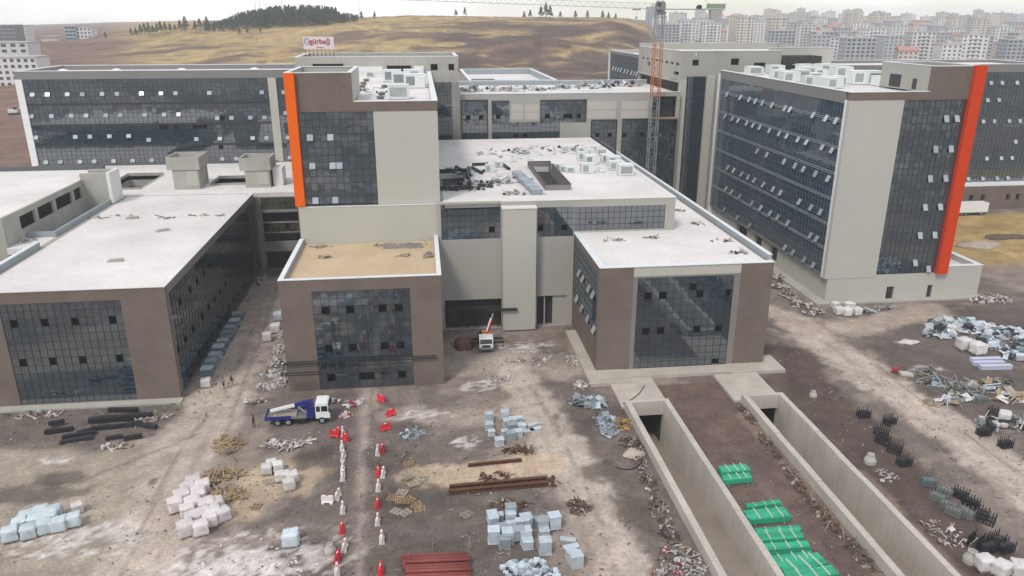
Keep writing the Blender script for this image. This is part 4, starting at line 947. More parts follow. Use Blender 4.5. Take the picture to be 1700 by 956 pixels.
pile('debris', 'torn white bags and planks in front of the blue truck', 'debris', [(450, 738, 1.2, .8), (475, 742, 1.2, .8), (500, 736, 1.2, .5), (425, 668, 1.6, .5)], 90, ['white', 'pink', 'woodg', 'stone'], ['lump', 'plank', 'sheet'], (.4, 1.1), .4, seed=14)
pile('debris', 'heap of broken pallet boards on the sand left of the barriers', 'debris', [(380, 740, 1.8, 1.5), (372, 790, 2.4, .8), (365, 820, 1.8, 1.2), (385, 825, 1.6, 1.0), (350, 800, 1.2, .8)], 320, ['wood', 'wood', 'woodg', 'wood'], ['plank', 'stick', 'plank'], (.4, 1.1), .55, seed=15)
pile('debris', 'grey wire and sheet scrap right of the barriers', 'debris', [(685, 722, 1.5, .9)], 90, ['silverd', 'greym', 'silver'], ['stick', 'sheet'], (.3, .9), .5, seed=16)
pile('debris', 'dark tangle of rebar beside the pale track', 'debris', [(962, 846, 1.3, 1.0), (958, 838, 1.0, .8)], 170, ['rust', 'steelblk', 'woodg', 'soil', 'soil'], ['stick', 'lump'], (.2, .55), .35, seed=17)
pile('debris', 'rusty offcuts around the long steel beams', 'debris', [(820, 792, 2.0, .8), (870, 748, 1.2, .8), (845, 838, 2.2, 1.0), (915, 800, .8, 1.0), (850, 750, 1, .6)], 170, ['rust', 'rust', 'woodg', 'soil'], ['stick', 'lump', 'plank'], (.25, .8), .35, seed=18)
pile('debris', 'small silver duct offcuts below the duct boxes', 'debris', [(855, 948, 1.5, 1.1), (885, 945, 1.4, 1.3), (905, 958, 1.6, 1.0)], 130, ['silver', 'silverd', 'wrapb'], ['box', 'sheet', 'box'], (.3, .8), .6, seed=19)
pile('debris', 'cables and broken boards along the left ramp wall', 'debris', [(1060, 760, .9, 2.5), (1075, 800, .9, 3), (1095, 850, 1.0, 3), (1110, 885, .9, 2), (1045, 735, 1.3, 1.5)], 240, ['soil', 'woodg', 'stone', 'steelblk', 'soil', 'soil'], ['stick', 'lump', 'sheet'], (.2, .6), .3, seed=20)
pile('rubble', 'clods of earth along the wall of the right ramp', 'rubble', [(1240, 690, .5, 2.5), (1275, 740, .6, 3), (1320, 800, .7, 3.4), (1370, 860, .8, 3.4), (1425, 920, .8, 3)], 460, ['soil', 'soil', 'soil', 'soil', 'woodg'], ['lump', 'lump', 'stick'], (.15, .7), .5, seed=21)
pile('debris', 'pale offcuts scattered by the dark steel stands', 'debris', [(1560, 880, 2.2, 1.6), (1585, 900, 2, 1.2), (1470, 790, 1.5, 1.5)], 110, ['stone', 'woodg', 'pink', 'soil'], ['stick', 'lump', 'sheet'], (.15, .55), .15, seed=22)
pile('debris', 'splintered timber and foil below the excavated strip near the ramps', 'debris', [(880, 600, 3, 2), (830, 630, 2.2, .9), (950, 600, 1.2, 2.4), (965, 640, 1.0, 1.2)], 170, ['stone', 'woodg', 'white', 'pink'], ['stick', 'sheet', 'lump'], (.2, .8), .25, seed=23)
pile('debris', 'brown and white scraps by the shaded passage beside the left block', 'debris', [(400, 500, 1.2, 2.5), (425, 470, 1.2, 3), (392, 525, 1.2, 2)], 150, ['woodg', 'stone', 'steelblk', 'white'], ['box', 'plank', 'lump'], (.4, 1.1), .6, seed=24)
pile('debris', 'white foil and film littering the foreground sand', 'debris', [(420, 925, 6, 3), (380, 950, 4, 2), (470, 950, 3.5, 2)], 70, ['white', 'stone', 'stone', 'pink'], ['sheet', 'slab'], (.12, .45), .02, seed=25)
pile('debris', 'timber bits and packaging in front of the left block', 'debris', [(265, 690, 2.0, 1.0), (240, 700, 1.4, .6), (60, 690, 4, 1), (195, 742, 2, .6)], 120, ['woodg', 'wood', 'stone', 'pink'], ['plank', 'sheet', 'lump'], (.3, .9), .2, seed=26)
pile('litter', 'small stones and scraps strewn over the whole site', 'litter', [(150, 700, 14, 6), (520, 800, 12, 12), (760, 720, 14, 9), (900, 880, 11, 10), (600, 950, 16, 6), (1420, 640, 12, 14), (1560, 760, 14, 12), (1400, 860, 7, 14), (830, 600, 11, 8), (380, 600, 6, 20), (150, 880, 16, 8), (1080, 720, 4, 8)], 2600, ['stone', 'soil', 'soil', 'woodg', 'soil', 'stone', 'woodg'], ['lump', 'lump', 'sheet', 'stick'], (.06, .28), .02, seed=27)
pile('debris', 'offcuts and scraps along the back edge of the sand-covered roof', 'debris', [(535, 410, 1.6, .6), (640, 408, 1.6, .7), (690, 408, 2, .8), (710, 425, .8, 1.4), (672, 425, 1.2, .5), (540, 428, .8, .3)], 110, ['stone', 'woodg', 'greym', 'wood'], ['lump', 'slab', 'plank'], (.25, .8), .2, z=15.76, seed=30)
pile('debris', 'scraps and boards scattered over the wide white roof', 'debris', [(165, 362, 2, .8), (205, 358, 2.2, .6), (330, 358, 2.2, .5), (275, 362, 1.5, .6), (365, 358, 1, .5), (45, 402, 1.6, 1)], 60, ['stone', 'woodg', 'greym'], ['plank', 'sheet', 'slab'], (.2, .8), .08, z=16.45, seed=35)
pile('debris', 'pipes, foil and cut insulation littering the podium roof', 'debris', [(770, 285, 4, 5), (800, 305, 5, 3), (850, 300, 4, 3), (840, 255, 7, 6), (900, 250, 8, 6), (960, 250, 6, 5), (770, 315, 4, 1.2), (870, 322, 4, 1)], 330, ['silverd', 'white', 'steelblk', 'stone', 'wrapb', 'greym'], ['sheet', 'stick', 'lump', 'plank'], (.3, 1.3), .15, z=22.03, seed=31)
pile('debris', 'scraps on the lower white roof above the ramps', 'debris', [(1020, 400, 1.6, .5), (1080, 395, 1.2, .4), (1130, 350, 1.0, .8), (1160, 372, 1.4, 1.5), (1225, 420, 1.8, .9), (1200, 400, 2, 1)], 80, ['stone', 'greym', 'woodg', 'steelblk'], ['lump', 'stick', 'slab'], (.25, .8), .15, z=16.44, seed=32)
pile('debris', 'scraps and hoses on the left tower roof', 'debris', [(640, 150, 5, 6), (680, 140, 3, 8)], 60, ['greym', 'woodg', 'steelblk'], ['stick', 'slab', 'lump'], (.3, .8), .1, z=37.56, seed=33)
pile('debris', 'rubbish strewn along the link wing roof', 'debris', [(800, 150, 7, 5), (870, 150, 9, 5), (960, 146, 9, 5), (1030, 142, 7, 5)], 200, ['white', 'greym', 'steelblk', 'silverd', 'woodg'], ['sheet', 'box', 'plank', 'lump'], (.5, 1.9), .5, z=31.96, seed=34)

# ------------------------------------------------------------------ wrapped bundles and boxes
def bag_mesh(name, w, d, h, m, seed, round_=.16, noise=.045):
    bm = bmesh.new(); bmesh.ops.create_cube(bm, size=1)
    bmesh.ops.scale(bm, vec=(w, d, h), verts=bm.verts); bmesh.ops.translate(bm, vec=(0, 0, h / 2), verts=bm.verts)
    bmesh.ops.bevel(bm, geom=bm.edges[:], offset=round_, segments=2, profile=.6, affect='EDGES')
    bmesh.ops.subdivide_edges(bm, edges=[e for e in bm.edges if e.calc_length() > .45], cuts=2, use_grid_fill=True)
    rnd = random.Random(seed)
    for v in bm.verts:
        if v.co.z > .05: v.co += Vector((rnd.gauss(0, noise), rnd.gauss(0, noise), rnd.gauss(0, noise)))
    me_ = bpy.data.meshes.new(name); bm.to_mesh(me_); bm.free(); me_.materials.append(m)
    me_.polygons.foreach_set('use_smooth', [True] * len(me_.polygons)); return me_
def pal_mesh():
    p = MB()
    for i in range(5): p.box(-.6, .6, -.5 + i * .225, -.5 + i * .225 + .10, .115, .14)
    for i in range(3): p.box(-.6, .6, -.5 + i * .425, -.5 + i * .425 + .12, 0, .022)
    for x in (-.6, -.07, .46):
        for y in (-.5, -.075, .38): p.box(x, x + .14, y, y + .12, .022, .09)
        p.box(x, x + .14, -.5, .5, .09, .115)
    return p
PAL = [pal_mesh().mesh('pallet', MM['wood']), pal_mesh().mesh('pallet', MM['woodg'])]
BAG = {k: [bag_mesh('bundle_wrap', 1.35, 1.25, 1.2, MM[k], i) for i in range(3)] for k in ('wrapb', 'pink', 'white')}
def bundle(p, kind, label, group, rz=0.0, s=1.0, zz=0.0, cat='bundle', lift=True):
    e = empty('wrapped_bundle', (p.x, p.y, zz), rz); e.scale = (s, s, s)
    link('wrap', random.choice(BAG[kind]), e, (0, 0, .14))
    link('pallet_base', PAL[1], e, (0, 0, 0), scale=(1.05, 1.1, 1))
    return tag(e, label, cat, group)
def cluster(kind, pts, what, group, rz=.1, s=1.0):
    pts = sorted(pts); n = len(pts)
    for i, (a, b) in enumerate(pts):
        bundle(gp(a, b), kind, f'{what}, {nth(i, n)} of the group', group, rz + random.uniform(-.12, .12), s * random.uniform(.93, 1.06))
cluster('wrapb', [(20, 896), (50, 892), (76, 884), (100, 880), (35, 880), (62, 876), (85, 870), (45, 868), (70, 862), (92, 860)], 'bluish white wrapped bundle in the lower left corner', 'bluish bundles lower left', .25, 1.05)
bundle(gp(124, 872), 'wrapb', 'single bluish white wrapped bundle beside the lower left group', None, .3)
bundle(gp(130, 850), 'pink', 'sagging pinkish wrapped bundle behind the bluish ones at lower left', None, .5, .85)
cluster('pink', [(293, 848), (304, 836), (314, 824), (323, 812), (331, 834), (322, 848), (313, 858), (345, 850), (338, 866), (360, 848), (355, 862), (338, 818), (330, 826), (350, 872), (322, 872), (310, 888), (335, 886)], 'pinkish white wrapped bundle left of the pallet heap', 'pinkish bundles by the pallet heap', .35, 1.15)
bundle(gp(371, 863), 'white', 'white bundle with a bright tilted top at the right of the pinkish group', None, .6, 1.05)
cluster('white', [(444, 786), (452, 778), (462, 782), (466, 798), (476, 798), (486, 800), (481, 812)], 'grey-white wrapped block on the sand near the barriers', 'grey-white blocks on the sand', .2, .9)
bundle(gp(484, 904), 'wrapb', 'lone pale blue wrapped block in the foreground left of the barriers', None, .05, 1.15)
cluster('white', [(1392, 522), (1405, 524), (1422, 523), (1410, 514), (1385, 513)], 'greyish wrapped block before the right tower plinth', 'blocks before the right tower plinth', .1, 1.1)
for i, (a, b) in enumerate([(1598, 580), (1622, 588)]): bundle(gp(a, b), 'white', ['white wrapped bundle standing before the silver heap, nearer the tower', 'white wrapped bundle standing before the silver heap, nearer the picture edge'][i], 'white bundles before the silver heap', .1, 1.45)
for i, (a, b) in enumerate([(1632, 945), (1660, 955), (1666, 700), (1690, 955)]): bundle(gp(a, b), 'white', ['white sack pile beside the manhole cone in the lower right corner', 'white sack second from the manhole cone in the lower right corner', 'white sack among dark scrap at the right edge', 'white sack farthest into the lower right corner'][i], 'white sacks on the right', .4 * i, 1.1)
bundle(gp(444, 566), 'white', 'wrapped stack on the passage beside the sand-roofed block, nearest the truck', 'stacks in the passage', .1, 1.1)
bundle(gp(458, 552), 'white', 'wrapped stack in the passage beside the pale sacks, second from the truck', 'stacks in the passage', .1, 1.2)
bundle(gp(463, 532), 'wrapb', 'wrapped stack deepest in the passage beside the pale sacks', 'stacks in the passage', .1, 1.2)
for i, (a, b) in enumerate([(1505, 618), (1655, 612)]):
    pass

# galvanised duct boxes
def duct_mesh(w, d, h, m):
    q = MB().box(-w / 2, w / 2, -d / 2, d / 2, .04, h - .04)
    for z0, z1 in ((0, .05), (h - .06, h)): q.box(-w / 2 - .05, w / 2 + .05, -d / 2 - .05, d / 2 + .05, z0, z1)
    for x in (-w / 4, w / 4): q.box(x - .02, x + .02, -d / 2 - .025, d / 2 + .025, .05, h - .06)
    return q.mesh('duct_box', MM[m])
DUCT = [duct_mesh(1.15, 1.05, 1.5, 'silver'), duct_mesh(1.0, .9, .9, 'silver'), duct_mesh(1.1, .9, 1.2, 'silverd'), duct_mesh(.8, .7, .7, 'silver')]
def ducts(pts, what, group):
    pts = sorted(pts)
    for i, (a, b, k, z) in enumerate(pts):
        p = gp(a, b)
        tag(link('duct_box', DUCT[k], None, (p.x, p.y, z), (0, 0, random.gauss(.05, .07))), f'{what}, {nth(i, len(pts))}', 'duct', group)
ducts([(820, 898, 0, 0), (819, 876, 1, .55), (817, 866, 1, .3), (829, 862, 3, .0), (848, 868, 1, .5), (848, 880, 1, 0), (846, 886, 1, 0), (843, 900, 0, 0), (861, 898, 2, .35), (872, 898, 0, 0), (862, 882, 3, .75), (872, 880, 3, .75), (873, 876, 0, 0), (848, 861, 2, .5), (901, 880, 2, .2), (903, 890, 1, 0), (897, 876, 2, 0), (905, 916, 0, 0), (920, 878, 0, .3), (838, 908, 2, 0), (832, 888, 2, 0), (876, 908, 1, 0)], 'silver duct box in the foreground', 'duct boxes in the foreground')
ducts([(812, 700, 1, .4), (812, 712, 1, 0), (838, 698, 1, .6), (842, 706, 1, 0), (852, 706, 1, .2), (862, 702, 3, .2), (866, 714, 1, 0), (850, 716, 2, 0), (838, 722, 3, 0), (860, 724, 1, 0), (829, 738, 1, 0), (848, 730, 2, 0), (816, 722, 3, 0)], 'small duct box in the group above the rusty beams', 'duct boxes above the beams')
for i, (a, b, rz) in enumerate([(877, 717, .3), (885, 706, .5), (889, 714, .4), (943, 898, -.3), (948, 910, .2)]):
    p = gp(a, b); tag(link('metal_tray', MB().box(-.75, .75, -.3, .3, 0, .22).box(-.8, .8, -.35, .35, .22, .27).mesh('metal_tray', MM['silver']), None, (p.x, p.y, 0), (0, 0, rz)),
        ['flat duct panel right of the small duct boxes, nearest them', 'flat duct panel right of the small duct boxes, farthest back', 'flat duct panel right of the small duct boxes, at the track side', 'flat white panel lying right of the foreground duct heap', 'tilted white panel on the lone duct pair at right of the heap'][i], 'duct panel', 'flat duct panels')
for i, (a, b) in enumerate([(949, 926), (956, 940)]):
    p = gp(a, b); tag(link('duct_box', DUCT[0 if i else 1], None, (p.x, p.y, 0), (0, 0, .15)), ['lower duct box of the lone pair right of the foreground heap', 'taller duct box of the lone pair right of the foreground heap'][i], 'duct', 'duct boxes in the foreground')

# stacks of pale blue panels along the left block
for i in range(9):
    t = i / 8
    a, b = 345 + 52 * t, 622 - 92 * t
    p = gp(a, b); st = tag(empty('panel_stack', (p.x, p.y, 0), .02), ['pale blue panel stack beside the left block, nearest the camera'][0] if i == 0 else f'pale blue panel stack beside the left block, {ORD[i]} from the camera', 'stack', 'panel stacks beside the left block')
    for k in range(random.choice((4, 5, 5, 6))):
        link('panel', PANM if i or k else globals().setdefault('PANM', MB().box(-.85, .85, -.75, .75, 0, .24).mesh('panel', mat('panel_blue', (.27, .34, .37), .6, .15, 1, rand=.5))), st, (random.uniform(-.14, .14), random.uniform(-.14, .14), .02 + k * .26), (0, 0, random.gauss(0, .04)))
bundle(gp(343, 642), 'white', 'white wrapped cube at the near end of the blue panel stacks', None, .1, 1.0)

# pallets
def pallets(pts, what, group):
    pts = sorted(pts)
    for i, (a, b, z) in enumerate(pts):
        p = gp(a, b)
        tag(link('pallet', PAL[i % 2], None, (p.x, p.y, z), (random.gauss(0, .05) if z else 0, 0, random.uniform(0, pi))), f'{what}, {nth(i, len(pts))}', 'pallet', group)
pallets([(651, 827, 0), (664, 830, 0), (672, 837, .3), (680, 832, .15), (690, 838, 0), (658, 850, 0), (673, 852, 0), (677, 800, 0), (686, 806, .15), (694, 800, 0), (702, 796, 0), (678, 795, .3), (668, 818, 0), (697, 846, 0)], 'wooden pallet in the loose group right of the barriers', 'pallets right of the barriers')
pallets([(375, 725, 0), (388, 728, .4), (362, 733, 0), (380, 752, .3), (345, 785, 0), (356, 790, .3), (352, 825, .3), (340, 830, 0), (372, 812, .5), (384, 818, .4)], 'wooden pallet in the heap left of the sand patch', 'pallets left of the sand')
for i, (a, b) in enumerate([(678, 770), (775, 855), (426, 842), (445, 800)]):
    p = gp(a, b); tag(link('pallet', PAL[i % 2], None, (p.x, p.y, 0), (0, 0, i * .7)), ['lone pallet above the loose group right of the barriers', 'lone pallet on dark soil left of the duct heap', 'lone pallet on the sand below the pallet heap', 'lone pallet on the sand by the grey-white blocks'][i], 'pallet', 'lone pallets')

# red pipes
pm = MB().ring((-3.1, 0, 0), (3.1, 0, 0), .175, .15, 10).mesh('pipe', MM['pipe'], True)
p0 = gp(728, 940); cnt = 0
for lay_, n_, dy in ((0, 9, -1.75), (1, 7, -1.2), (2, 3, -.2)):
    for k in range(n_):
        tag(link('pipe', pm, None, (p0.x + random.uniform(-.12, .12) - (k * .07), p0.y + dy + k * .385, .19 + lay_ * .335), (random.random(), 0, -.05)),
            f'dark red steel pipe, {ORD[k]} from the front in the {["bottom", "middle", "top"][lay_]} layer', 'pipe', 'stacked red pipes')
for i, (a, b) in enumerate([(718, 918), (779, 915)]):
    p = gp(a, b); MB().bar((0, 0, 0), (.05, 0, 1.7), .08).build('stake', MM['woodg'], loc=(p.x, p.y, 0))
    tag(bpy.data.objects['stake' if i == 0 else 'stake.001'], ['wooden stake holding the red pipes, on the barrier side', 'wooden stake holding the red pipes, on the duct side'][i], 'stake', 'pipe stakes')

# beams
def hbeam(L_, w, h, m, t=.04):
    return MB().box(-L_ / 2, L_ / 2, -w / 2, w / 2, 0, t).box(-L_ / 2, L_ / 2, -w / 2, w / 2, h - t, h).box(-L_ / 2, L_ / 2, -t / 2, t / 2, t, h - t).mesh('steel_beam', MM[m])
hb_ = hbeam(11.2, .42, .5, 'rust', .05)
for i, (a0, b0, a1, b1) in enumerate([(746, 812, 908, 797), (748, 820, 906, 806), (777, 775, 866, 766)]):
    p, q = gp(a0, b0), gp(a1, b1); c = (p + q) / 2
    me_ = hb_ if i < 2 else hbeam((q - p).length, .3, .4, 'rust')
    tag(link('steel_beam', me_, None, (c.x, c.y, .02), (0, 0, atan2(q.y - p.y, q.x - p.x))), ['long rusty steel beam on the sand, rear one of the touching pair', 'long rusty steel beam on the sand, front one of the touching pair', 'shorter dark rusty beam lying behind the long pair'][i], 'beam', 'rusty beams')
bk = MB().box(-1, 1, -.28, .28, 0, .06).box(-1, 1, -.28, .28, .44, .5).box(-1, 1, -.25, -.2, .06, .44).box(-1, 1, .2, .25, .06, .44).mesh('steel_section', MM['steelblk'])
bl_ = [(181, 684, 229, 684, .1), (148, 705, 254, 694, .3), (148, 699, 250, 690, .0), (128, 722, 152, 716, 0), (152, 716, 182, 712, .1), (182, 712, 212, 709, 0), (212, 709, 236, 706, .2), (236, 708, 260, 711, 0), (75, 720, 122, 714, 0), (82, 710, 108, 706, .35), (100, 738, 155, 728, 0), (104, 730, 160, 721, .1), (176, 731, 204, 727, 0), (206, 731, 236, 726, 0)]
for i, (a0, b0, a1, b1, z) in enumerate(sorted(bl_)):
    p, q = gp(a0, b0), gp(a1, b1); c = (p + q) / 2
    tag(link('steel_section', bk, None, (c.x, c.y, z), (0, 0, atan2(q.y - p.y, q.x - p.x)), ((q - p).length / 2, 1, 1)), f'black steel box section in front of the left block, {nth(i, len(bl_))}', 'steel section', 'black steel sections')

# green board bundles between the ramps
gb = MB().box(-2, 2, -.16, .16, 0, .42).mesh('board', MM['green'])
gb2 = MB().box(-2, 2, -.16, .16, 0, .24).mesh('board', MM['green'])
GR = [(1222, 786, 4, .05, 3.4), (1226, 800, 3, .05, 3.4), (1266, 842, 2, .08, 4.0), (1272, 862, 5, .02, 4.6), (1290, 884, 2, .0, 4.8), (1292, 898, 4, .0, 4.8), (1302, 916, 3, .0, 4.9), (1312, 935, 3, .05, 4.8), (1330, 945, 5, .22, 4.8), (1345, 962, 4, .1, 5.0)]
for i, (a, b, n_, rz, L_) in enumerate(GR):
    p = gp(a, b); e = tag(empty('board_bundle', (p.x - .3 if i < 2 else p.x, p.y, 0), rz), f'strapped bundle of green boards between the ramps, {ORD[i]} from the building', 'board bundle', 'green board bundles')
    for k in range(n_):
        for lz in range(2 if n_ > 2 else 1):
            link('board', gb if lz == 0 else gb2, e, (random.uniform(-.1, .1), (k - (n_ - 1) / 2) * .335, .10 + lz * .43), (0, 0, random.gauss(0, .008)), (L_ / 4, 1, 1))
    tp = .97 if n_ > 2 else .55
    for x in (-.25, .05, .3): link('strap', MB().box(-.018, .018, -.17 * n_ - .05, .17 * n_ + .05, tp - .2, tp).mesh('strap', MM['strap']), e, (x * L_, 0, -.0))
    for x in (-.35, .35): link('bearer', MB().box(-.06, .06, -.17 * n_ - .1, .17 * n_ + .1, 0, .1).mesh('bearer', MM['woodg']), e, (x * L_, 0, 0))

# dark steel post stands
def stand_mesh(nx_, m, h=1.15, pl=True):
    q = MB()
    for i in range(nx_):
        for y in (-.42, .42): q.tube((-.75 + i * 1.5 / (nx_ - 1), y, 0), (-.75 + i * 1.5 / (nx_ - 1), y, h + (i % 2) * .15), .055, 6)
    for z in (.12, .62):
        q.box(-.8, .8, -.47, -.40, z, z + .08).box(-.8, .8, .40, .47, z, z + .08).box(-.8, -.72, -.4, .4, z, z + .08).box(.72, .8, -.4, .4, z, z + .08)
    if pl: q.box(-.68, .68, -.36, .36, .2, .86)
    return q.mesh('post_rack', MM[m])
STD = [stand_mesh(6, 'steelblk'), stand_mesh(5, 'steelblu'), stand_mesh(5, 'greym'), stand_mesh(6, 'steelblk', 1.2, False)]
SP = [(1433, 692, 0, .0), (1476, 704, 0, .2), (1462, 722, 3, -1.0), (1464, 736, 3, -1.1), (1484, 752, 3, -.8), (1500, 772, 0, .1), (1541, 806, 1, -.3), (1556, 832, 2, -1.0), (1574, 846, 2, -1.0), (1582, 855, 2, -1.0), (1602, 858, 2, -1.0), (1610, 840, 0, -1.0), (1592, 826, 0, -1.0), (1624, 858, 3, -.9), (1636, 868, 3, -.9), (1568, 822, 2, -1.0), (1640, 915, 0, .2), (1668, 915, 0, .2), (1618, 905, 3, .5), (1652, 903, 3, .2), (1632, 722, 0, 0), (1668, 742, 0, .1), (1628, 668, 2, .2), (1650, 690, 3, -1.0)]
for i, (a, b, k, rz) in enumerate(sorted(SP)):
    p = gp(a, b); tag(link('post_rack', STD[k], None, (p.x, p.y, 0), (0, 0, rz)), f'{["black", "blue-grey", "grey", "open black"][k]} steel rack with upright posts right of the ramps, {nth(i, len(SP))}', 'rack', 'steel post racks')

# concrete manhole cones
cone = MB().lathe([(.62, 0), (.62, .35), (.60, .4), (.36, .85), (.36, 1.05), (.26, 1.05), (.26, .9)], 16).mesh('manhole_cone', M['conc'], False)
for i, (a, b, s_) in enumerate([(548, 917, .95), (1444, 768, 1.15), (1611, 932, 1.2), (1350, 658, .85)]):
    p = gp(a, b); tag(link('manhole_cone', cone, None, (p.x, p.y, 0), (0, 0, 0), (s_,) * 3), ['concrete manhole cone beside the barriers in the foreground', 'concrete manhole cone beside the right ramp near black racks', 'concrete manhole cone in the lower right corner', 'small concrete manhole cone near the head of the right ramp'][i], 'manhole cone', 'manhole cones')

# lilac panel stacks and a tilted slab on the right
for i, (a, b) in enumerate([(1636, 600), (1640, 606), (1652, 612)]):
    p = gp(a, b); tag(link('panel_pack', MB().box(-2.4, 2.4, -.4, .4, 0, .55).box(-2.45, 2.45, -.45, .45, .55, .62).mesh('panel_pack', MM['lilac']), None, (p.x, p.y, 0), (0, 0, -.06)), ['pale lilac panel pack farthest from the camera right of the white bundles', 'middle pale lilac panel pack right of the white bundles', 'pale lilac panel pack nearest the camera right of the white bundles'][i], 'panel pack', 'lilac panel packs')
p = gp(1504, 622); tag(link('concrete_slab', MB().box(-.9, .9, -.65, .65, 0, .3).mesh('concrete_slab', M['beige']), None, (p.x, p.y, 0), (0, .05, -.2)), 'pale flat slab beside the red machine right of the track', 'slab')

# ------------------------------------------------------------------ plastic barriers along the centre road
prof = [(-.28, 0), (.28, 0), (.28, .16), (.15, .34), (.10, .95), (-.10, .95), (-.15, .34), (-.28, .16)]
def barrier_mesh(m):
    q = MB().prism(prof, -.62, -.3).prism(prof, .3, .62)
    up_ = [(.26, .19), (.15, .34), (.10, .95), (-.10, .95), (-.15, .34), (-.26, .19)]
    q.prism([(x * .98, z - .004 if z > .5 else z) for x, z in up_][::-1], -.302, .302)
    q.box(-.05, .05, -.70, -.62, .2, .8).box(-.07, .07, .62, .68, .2, .8)
    return q.mesh('barrier_body', MM[m])
BM = {'w': barrier_mesh('bwhite'), 'r': barrier_mesh('bred')}
capm = {k: MB().box(-.06, .06, -.12, .12, .95, .985).mesh('filler_cap', MM['bred' if k == 'w' else 'bwhite']) for k in 'wr'}
def barriers(lst, side):
    cnt = {'w': 0, 'r': 0}
    for (a, b, c, rz) in lst:
        p = gp(a, b); e = empty('traffic_barrier', (p.x, p.y, 0), rz); link('barrier_body', BM[c], e); link('filler_cap', capm[c], e)
        tag(e, f'{"white" if c == "w" else "red"} plastic road barrier, {ORD[cnt[c]]} {"white" if c == "w" else "red"} one from the camera on the {side}', 'barrier', 'plastic barriers along the road'); cnt[c] += 1
barriers([(560, 953, 'w', .1), (561, 930, 'r', -.15), (572, 912, 'w', -.1), (568, 881, 'r', .05), (569, 849, 'w', .05), (561, 827, 'w', -.2), (544, 835, 'w', 1.4), (569, 795, 'w', .0), (569, 782, 'w', .05), (570, 762, 'w', -.1), (568, 746, 'w', .1), (574, 731, 'r', .5), (569, 722, 'w', .1), (562, 721, 'r', .3), (556, 725, 'r', 1.2)], 'truck side')
barriers([(632, 951, 'r', .03), (634, 898, 'w', .05), (627, 869, 'w', 0), (627, 841, 'r', .05), (628, 812, 'w', 0), (636, 790, 'w', -.1), (628, 788, 'r', .1), (627, 753, 'w', 0), (635, 749, 'r', -.05), (640, 714, 'r', -1.1), (649, 690, 'r', -.95), (633, 666, 'r', .9)], 'duct box side')

# ------------------------------------------------------------------ vehicles
def wheel(par, x, y, r=.5, w=.32):
    t = MB().tube((0, -w / 2, 0), (0, w / 2, 0), r, 18).build('wheel', MM['black'], par, loc=(x, y, r))
    MB().tube((0, -w / 2 - .02, 0), (0, w / 2 + .02, 0), r * .52, 14).build('rim', MM['silverd'], t)
    MB().tube((0, -w / 2 - .05, 0), (0, w / 2 + .05, 0), r * .16, 8).build('hub', MM['greym'], t)
def cab(par, x0, x1, wd, z0, z1, m='cabw'):
    h = z1 - z0
    pts = [(x0, z0), (x1, z0), (x1, z0 + h * .42), (x1 - .18, z1 - .12), (x1 - .4, z1), (x0 + .05, z1), (x0, z1 - .15)]
    c = MB().prism(pts, -wd / 2, wd / 2).build('cab', MM[m], par)
    d = Vector((-.18, 0, z1 - .12 - z0 - h * .42)).normalized(); nrm = Vector((d.z, 0, -d.x)); b0 = Vector((x1, 0, z0 + h * .42))
    q = MB(); o_ = nrm * .02
    q.add([tuple(b0 + o_ + d * t_ + Vector((0, y_, 0))) for t_, y_ in ((.08, -wd / 2 + .12), (.08, wd / 2 - .12), (h * .5, wd / 2 - .18), (h * .5, -wd / 2 + .18))], [(0, 1, 2, 3)])
    q.build('windscreen', MM['cglass'], c)
    for s_ in (-1, 1):
        y = s_ * (wd / 2 + .012)
        for u0, u1 in ((x1 - 1.05, x1 - .25), (x0 + .12, x0 + .6)):
            MB().box(u0, u1, y - .012, y + .012, z0 + h * .47, z0 + h * .83).build('side_window', MM['cglass'], c)
        MB().box(x1 - .12, x1 + .08, y - .02 if s_ > 0 else y - .16, y + .16 if s_ > 0 else y + .02, z0 + h * .45, z0 + h * .72).build('mirror', MM['black'], c)
        MB().box(x1 - .02, x1 + .05, s_ * wd * .36 - .17, s_ * wd * .36 + .17, z0 + .12, z0 + .32).build('headlight', MM['silver'], c)
    MB().box(x1 - .05, x1 + .10, -wd / 2 + .02, wd / 2 - .02, z0 - .22, z0 + .08).build('bumper', MM['greym'], c)
    MB().box(x1, x1 + .03, -wd * .3, wd * .3, z0 + .16, z0 + h * .34).build('grille', MM['black'], c)
    return c
pa, pb_ = gp(446, 708), gp(548, 702)
tr = tag(empty('crane_truck', (pa.x, pa.y + 1.0, 0), atan2(pb_.y - pa.y, pb_.x - pa.x)), 'white-cabbed truck with a dark blue bed and folded knuckle boom', 'truck')
MB().box(-.2, 7.6, -.42, .42, .62, .9).build('chassis', MM['black'], tr)
bed = MB().box(-.3, 4.9, -1.2, 1.2, .98, 1.12).build('bed', MM['greym'], tr)
for s_ in (-1, 1): MB().box(-.3, 3.0 if s_ < 0 else 4.9, s_ * 1.2 - .04, s_ * 1.2 + .04, .95, 1.45).build('bed_side', MM['navy'], bed)
MB().box(-.36, -.28, -1.2, 1.2, .95, 1.45).build('tailboard', MM['navy'], bed)
cab(tr, 6.1, 7.9, 2.35, .85, 2.95)
for x in (1.2, 2.55, 6.85):
    for s_ in (-1, 1): wheel(tr, x, s_ * 1.02)
MB().box(4.9, 5.9, -1.0, 1.0, .9, 1.5).box(5.05, 5.75, -.45, .45, 1.5, 2.9).build('crane_base', MM['navy'], tr)
boom = MB().bar((5.4, 0, 2.8), (3.4, -.1, 2.45), .42, .5).bar((5.4, .35, 2.2), (4.0, .3, 1.6), .3, .35).build('boom', MM['navy'], tr)
MB().bar((3.4, -.25, 2.5), (.3, -.45, 1.95), .30, .34).bar((3.2, .1, 2.25), (.5, .1, 1.75), .24, .28).build('boom_extension', MM['cabw'], boom)
MB().bar((4.9, -.45, 1.35), (3.9, -.45, 2.3), .12).build('hydraulic_ram', MM['silver'], boom)
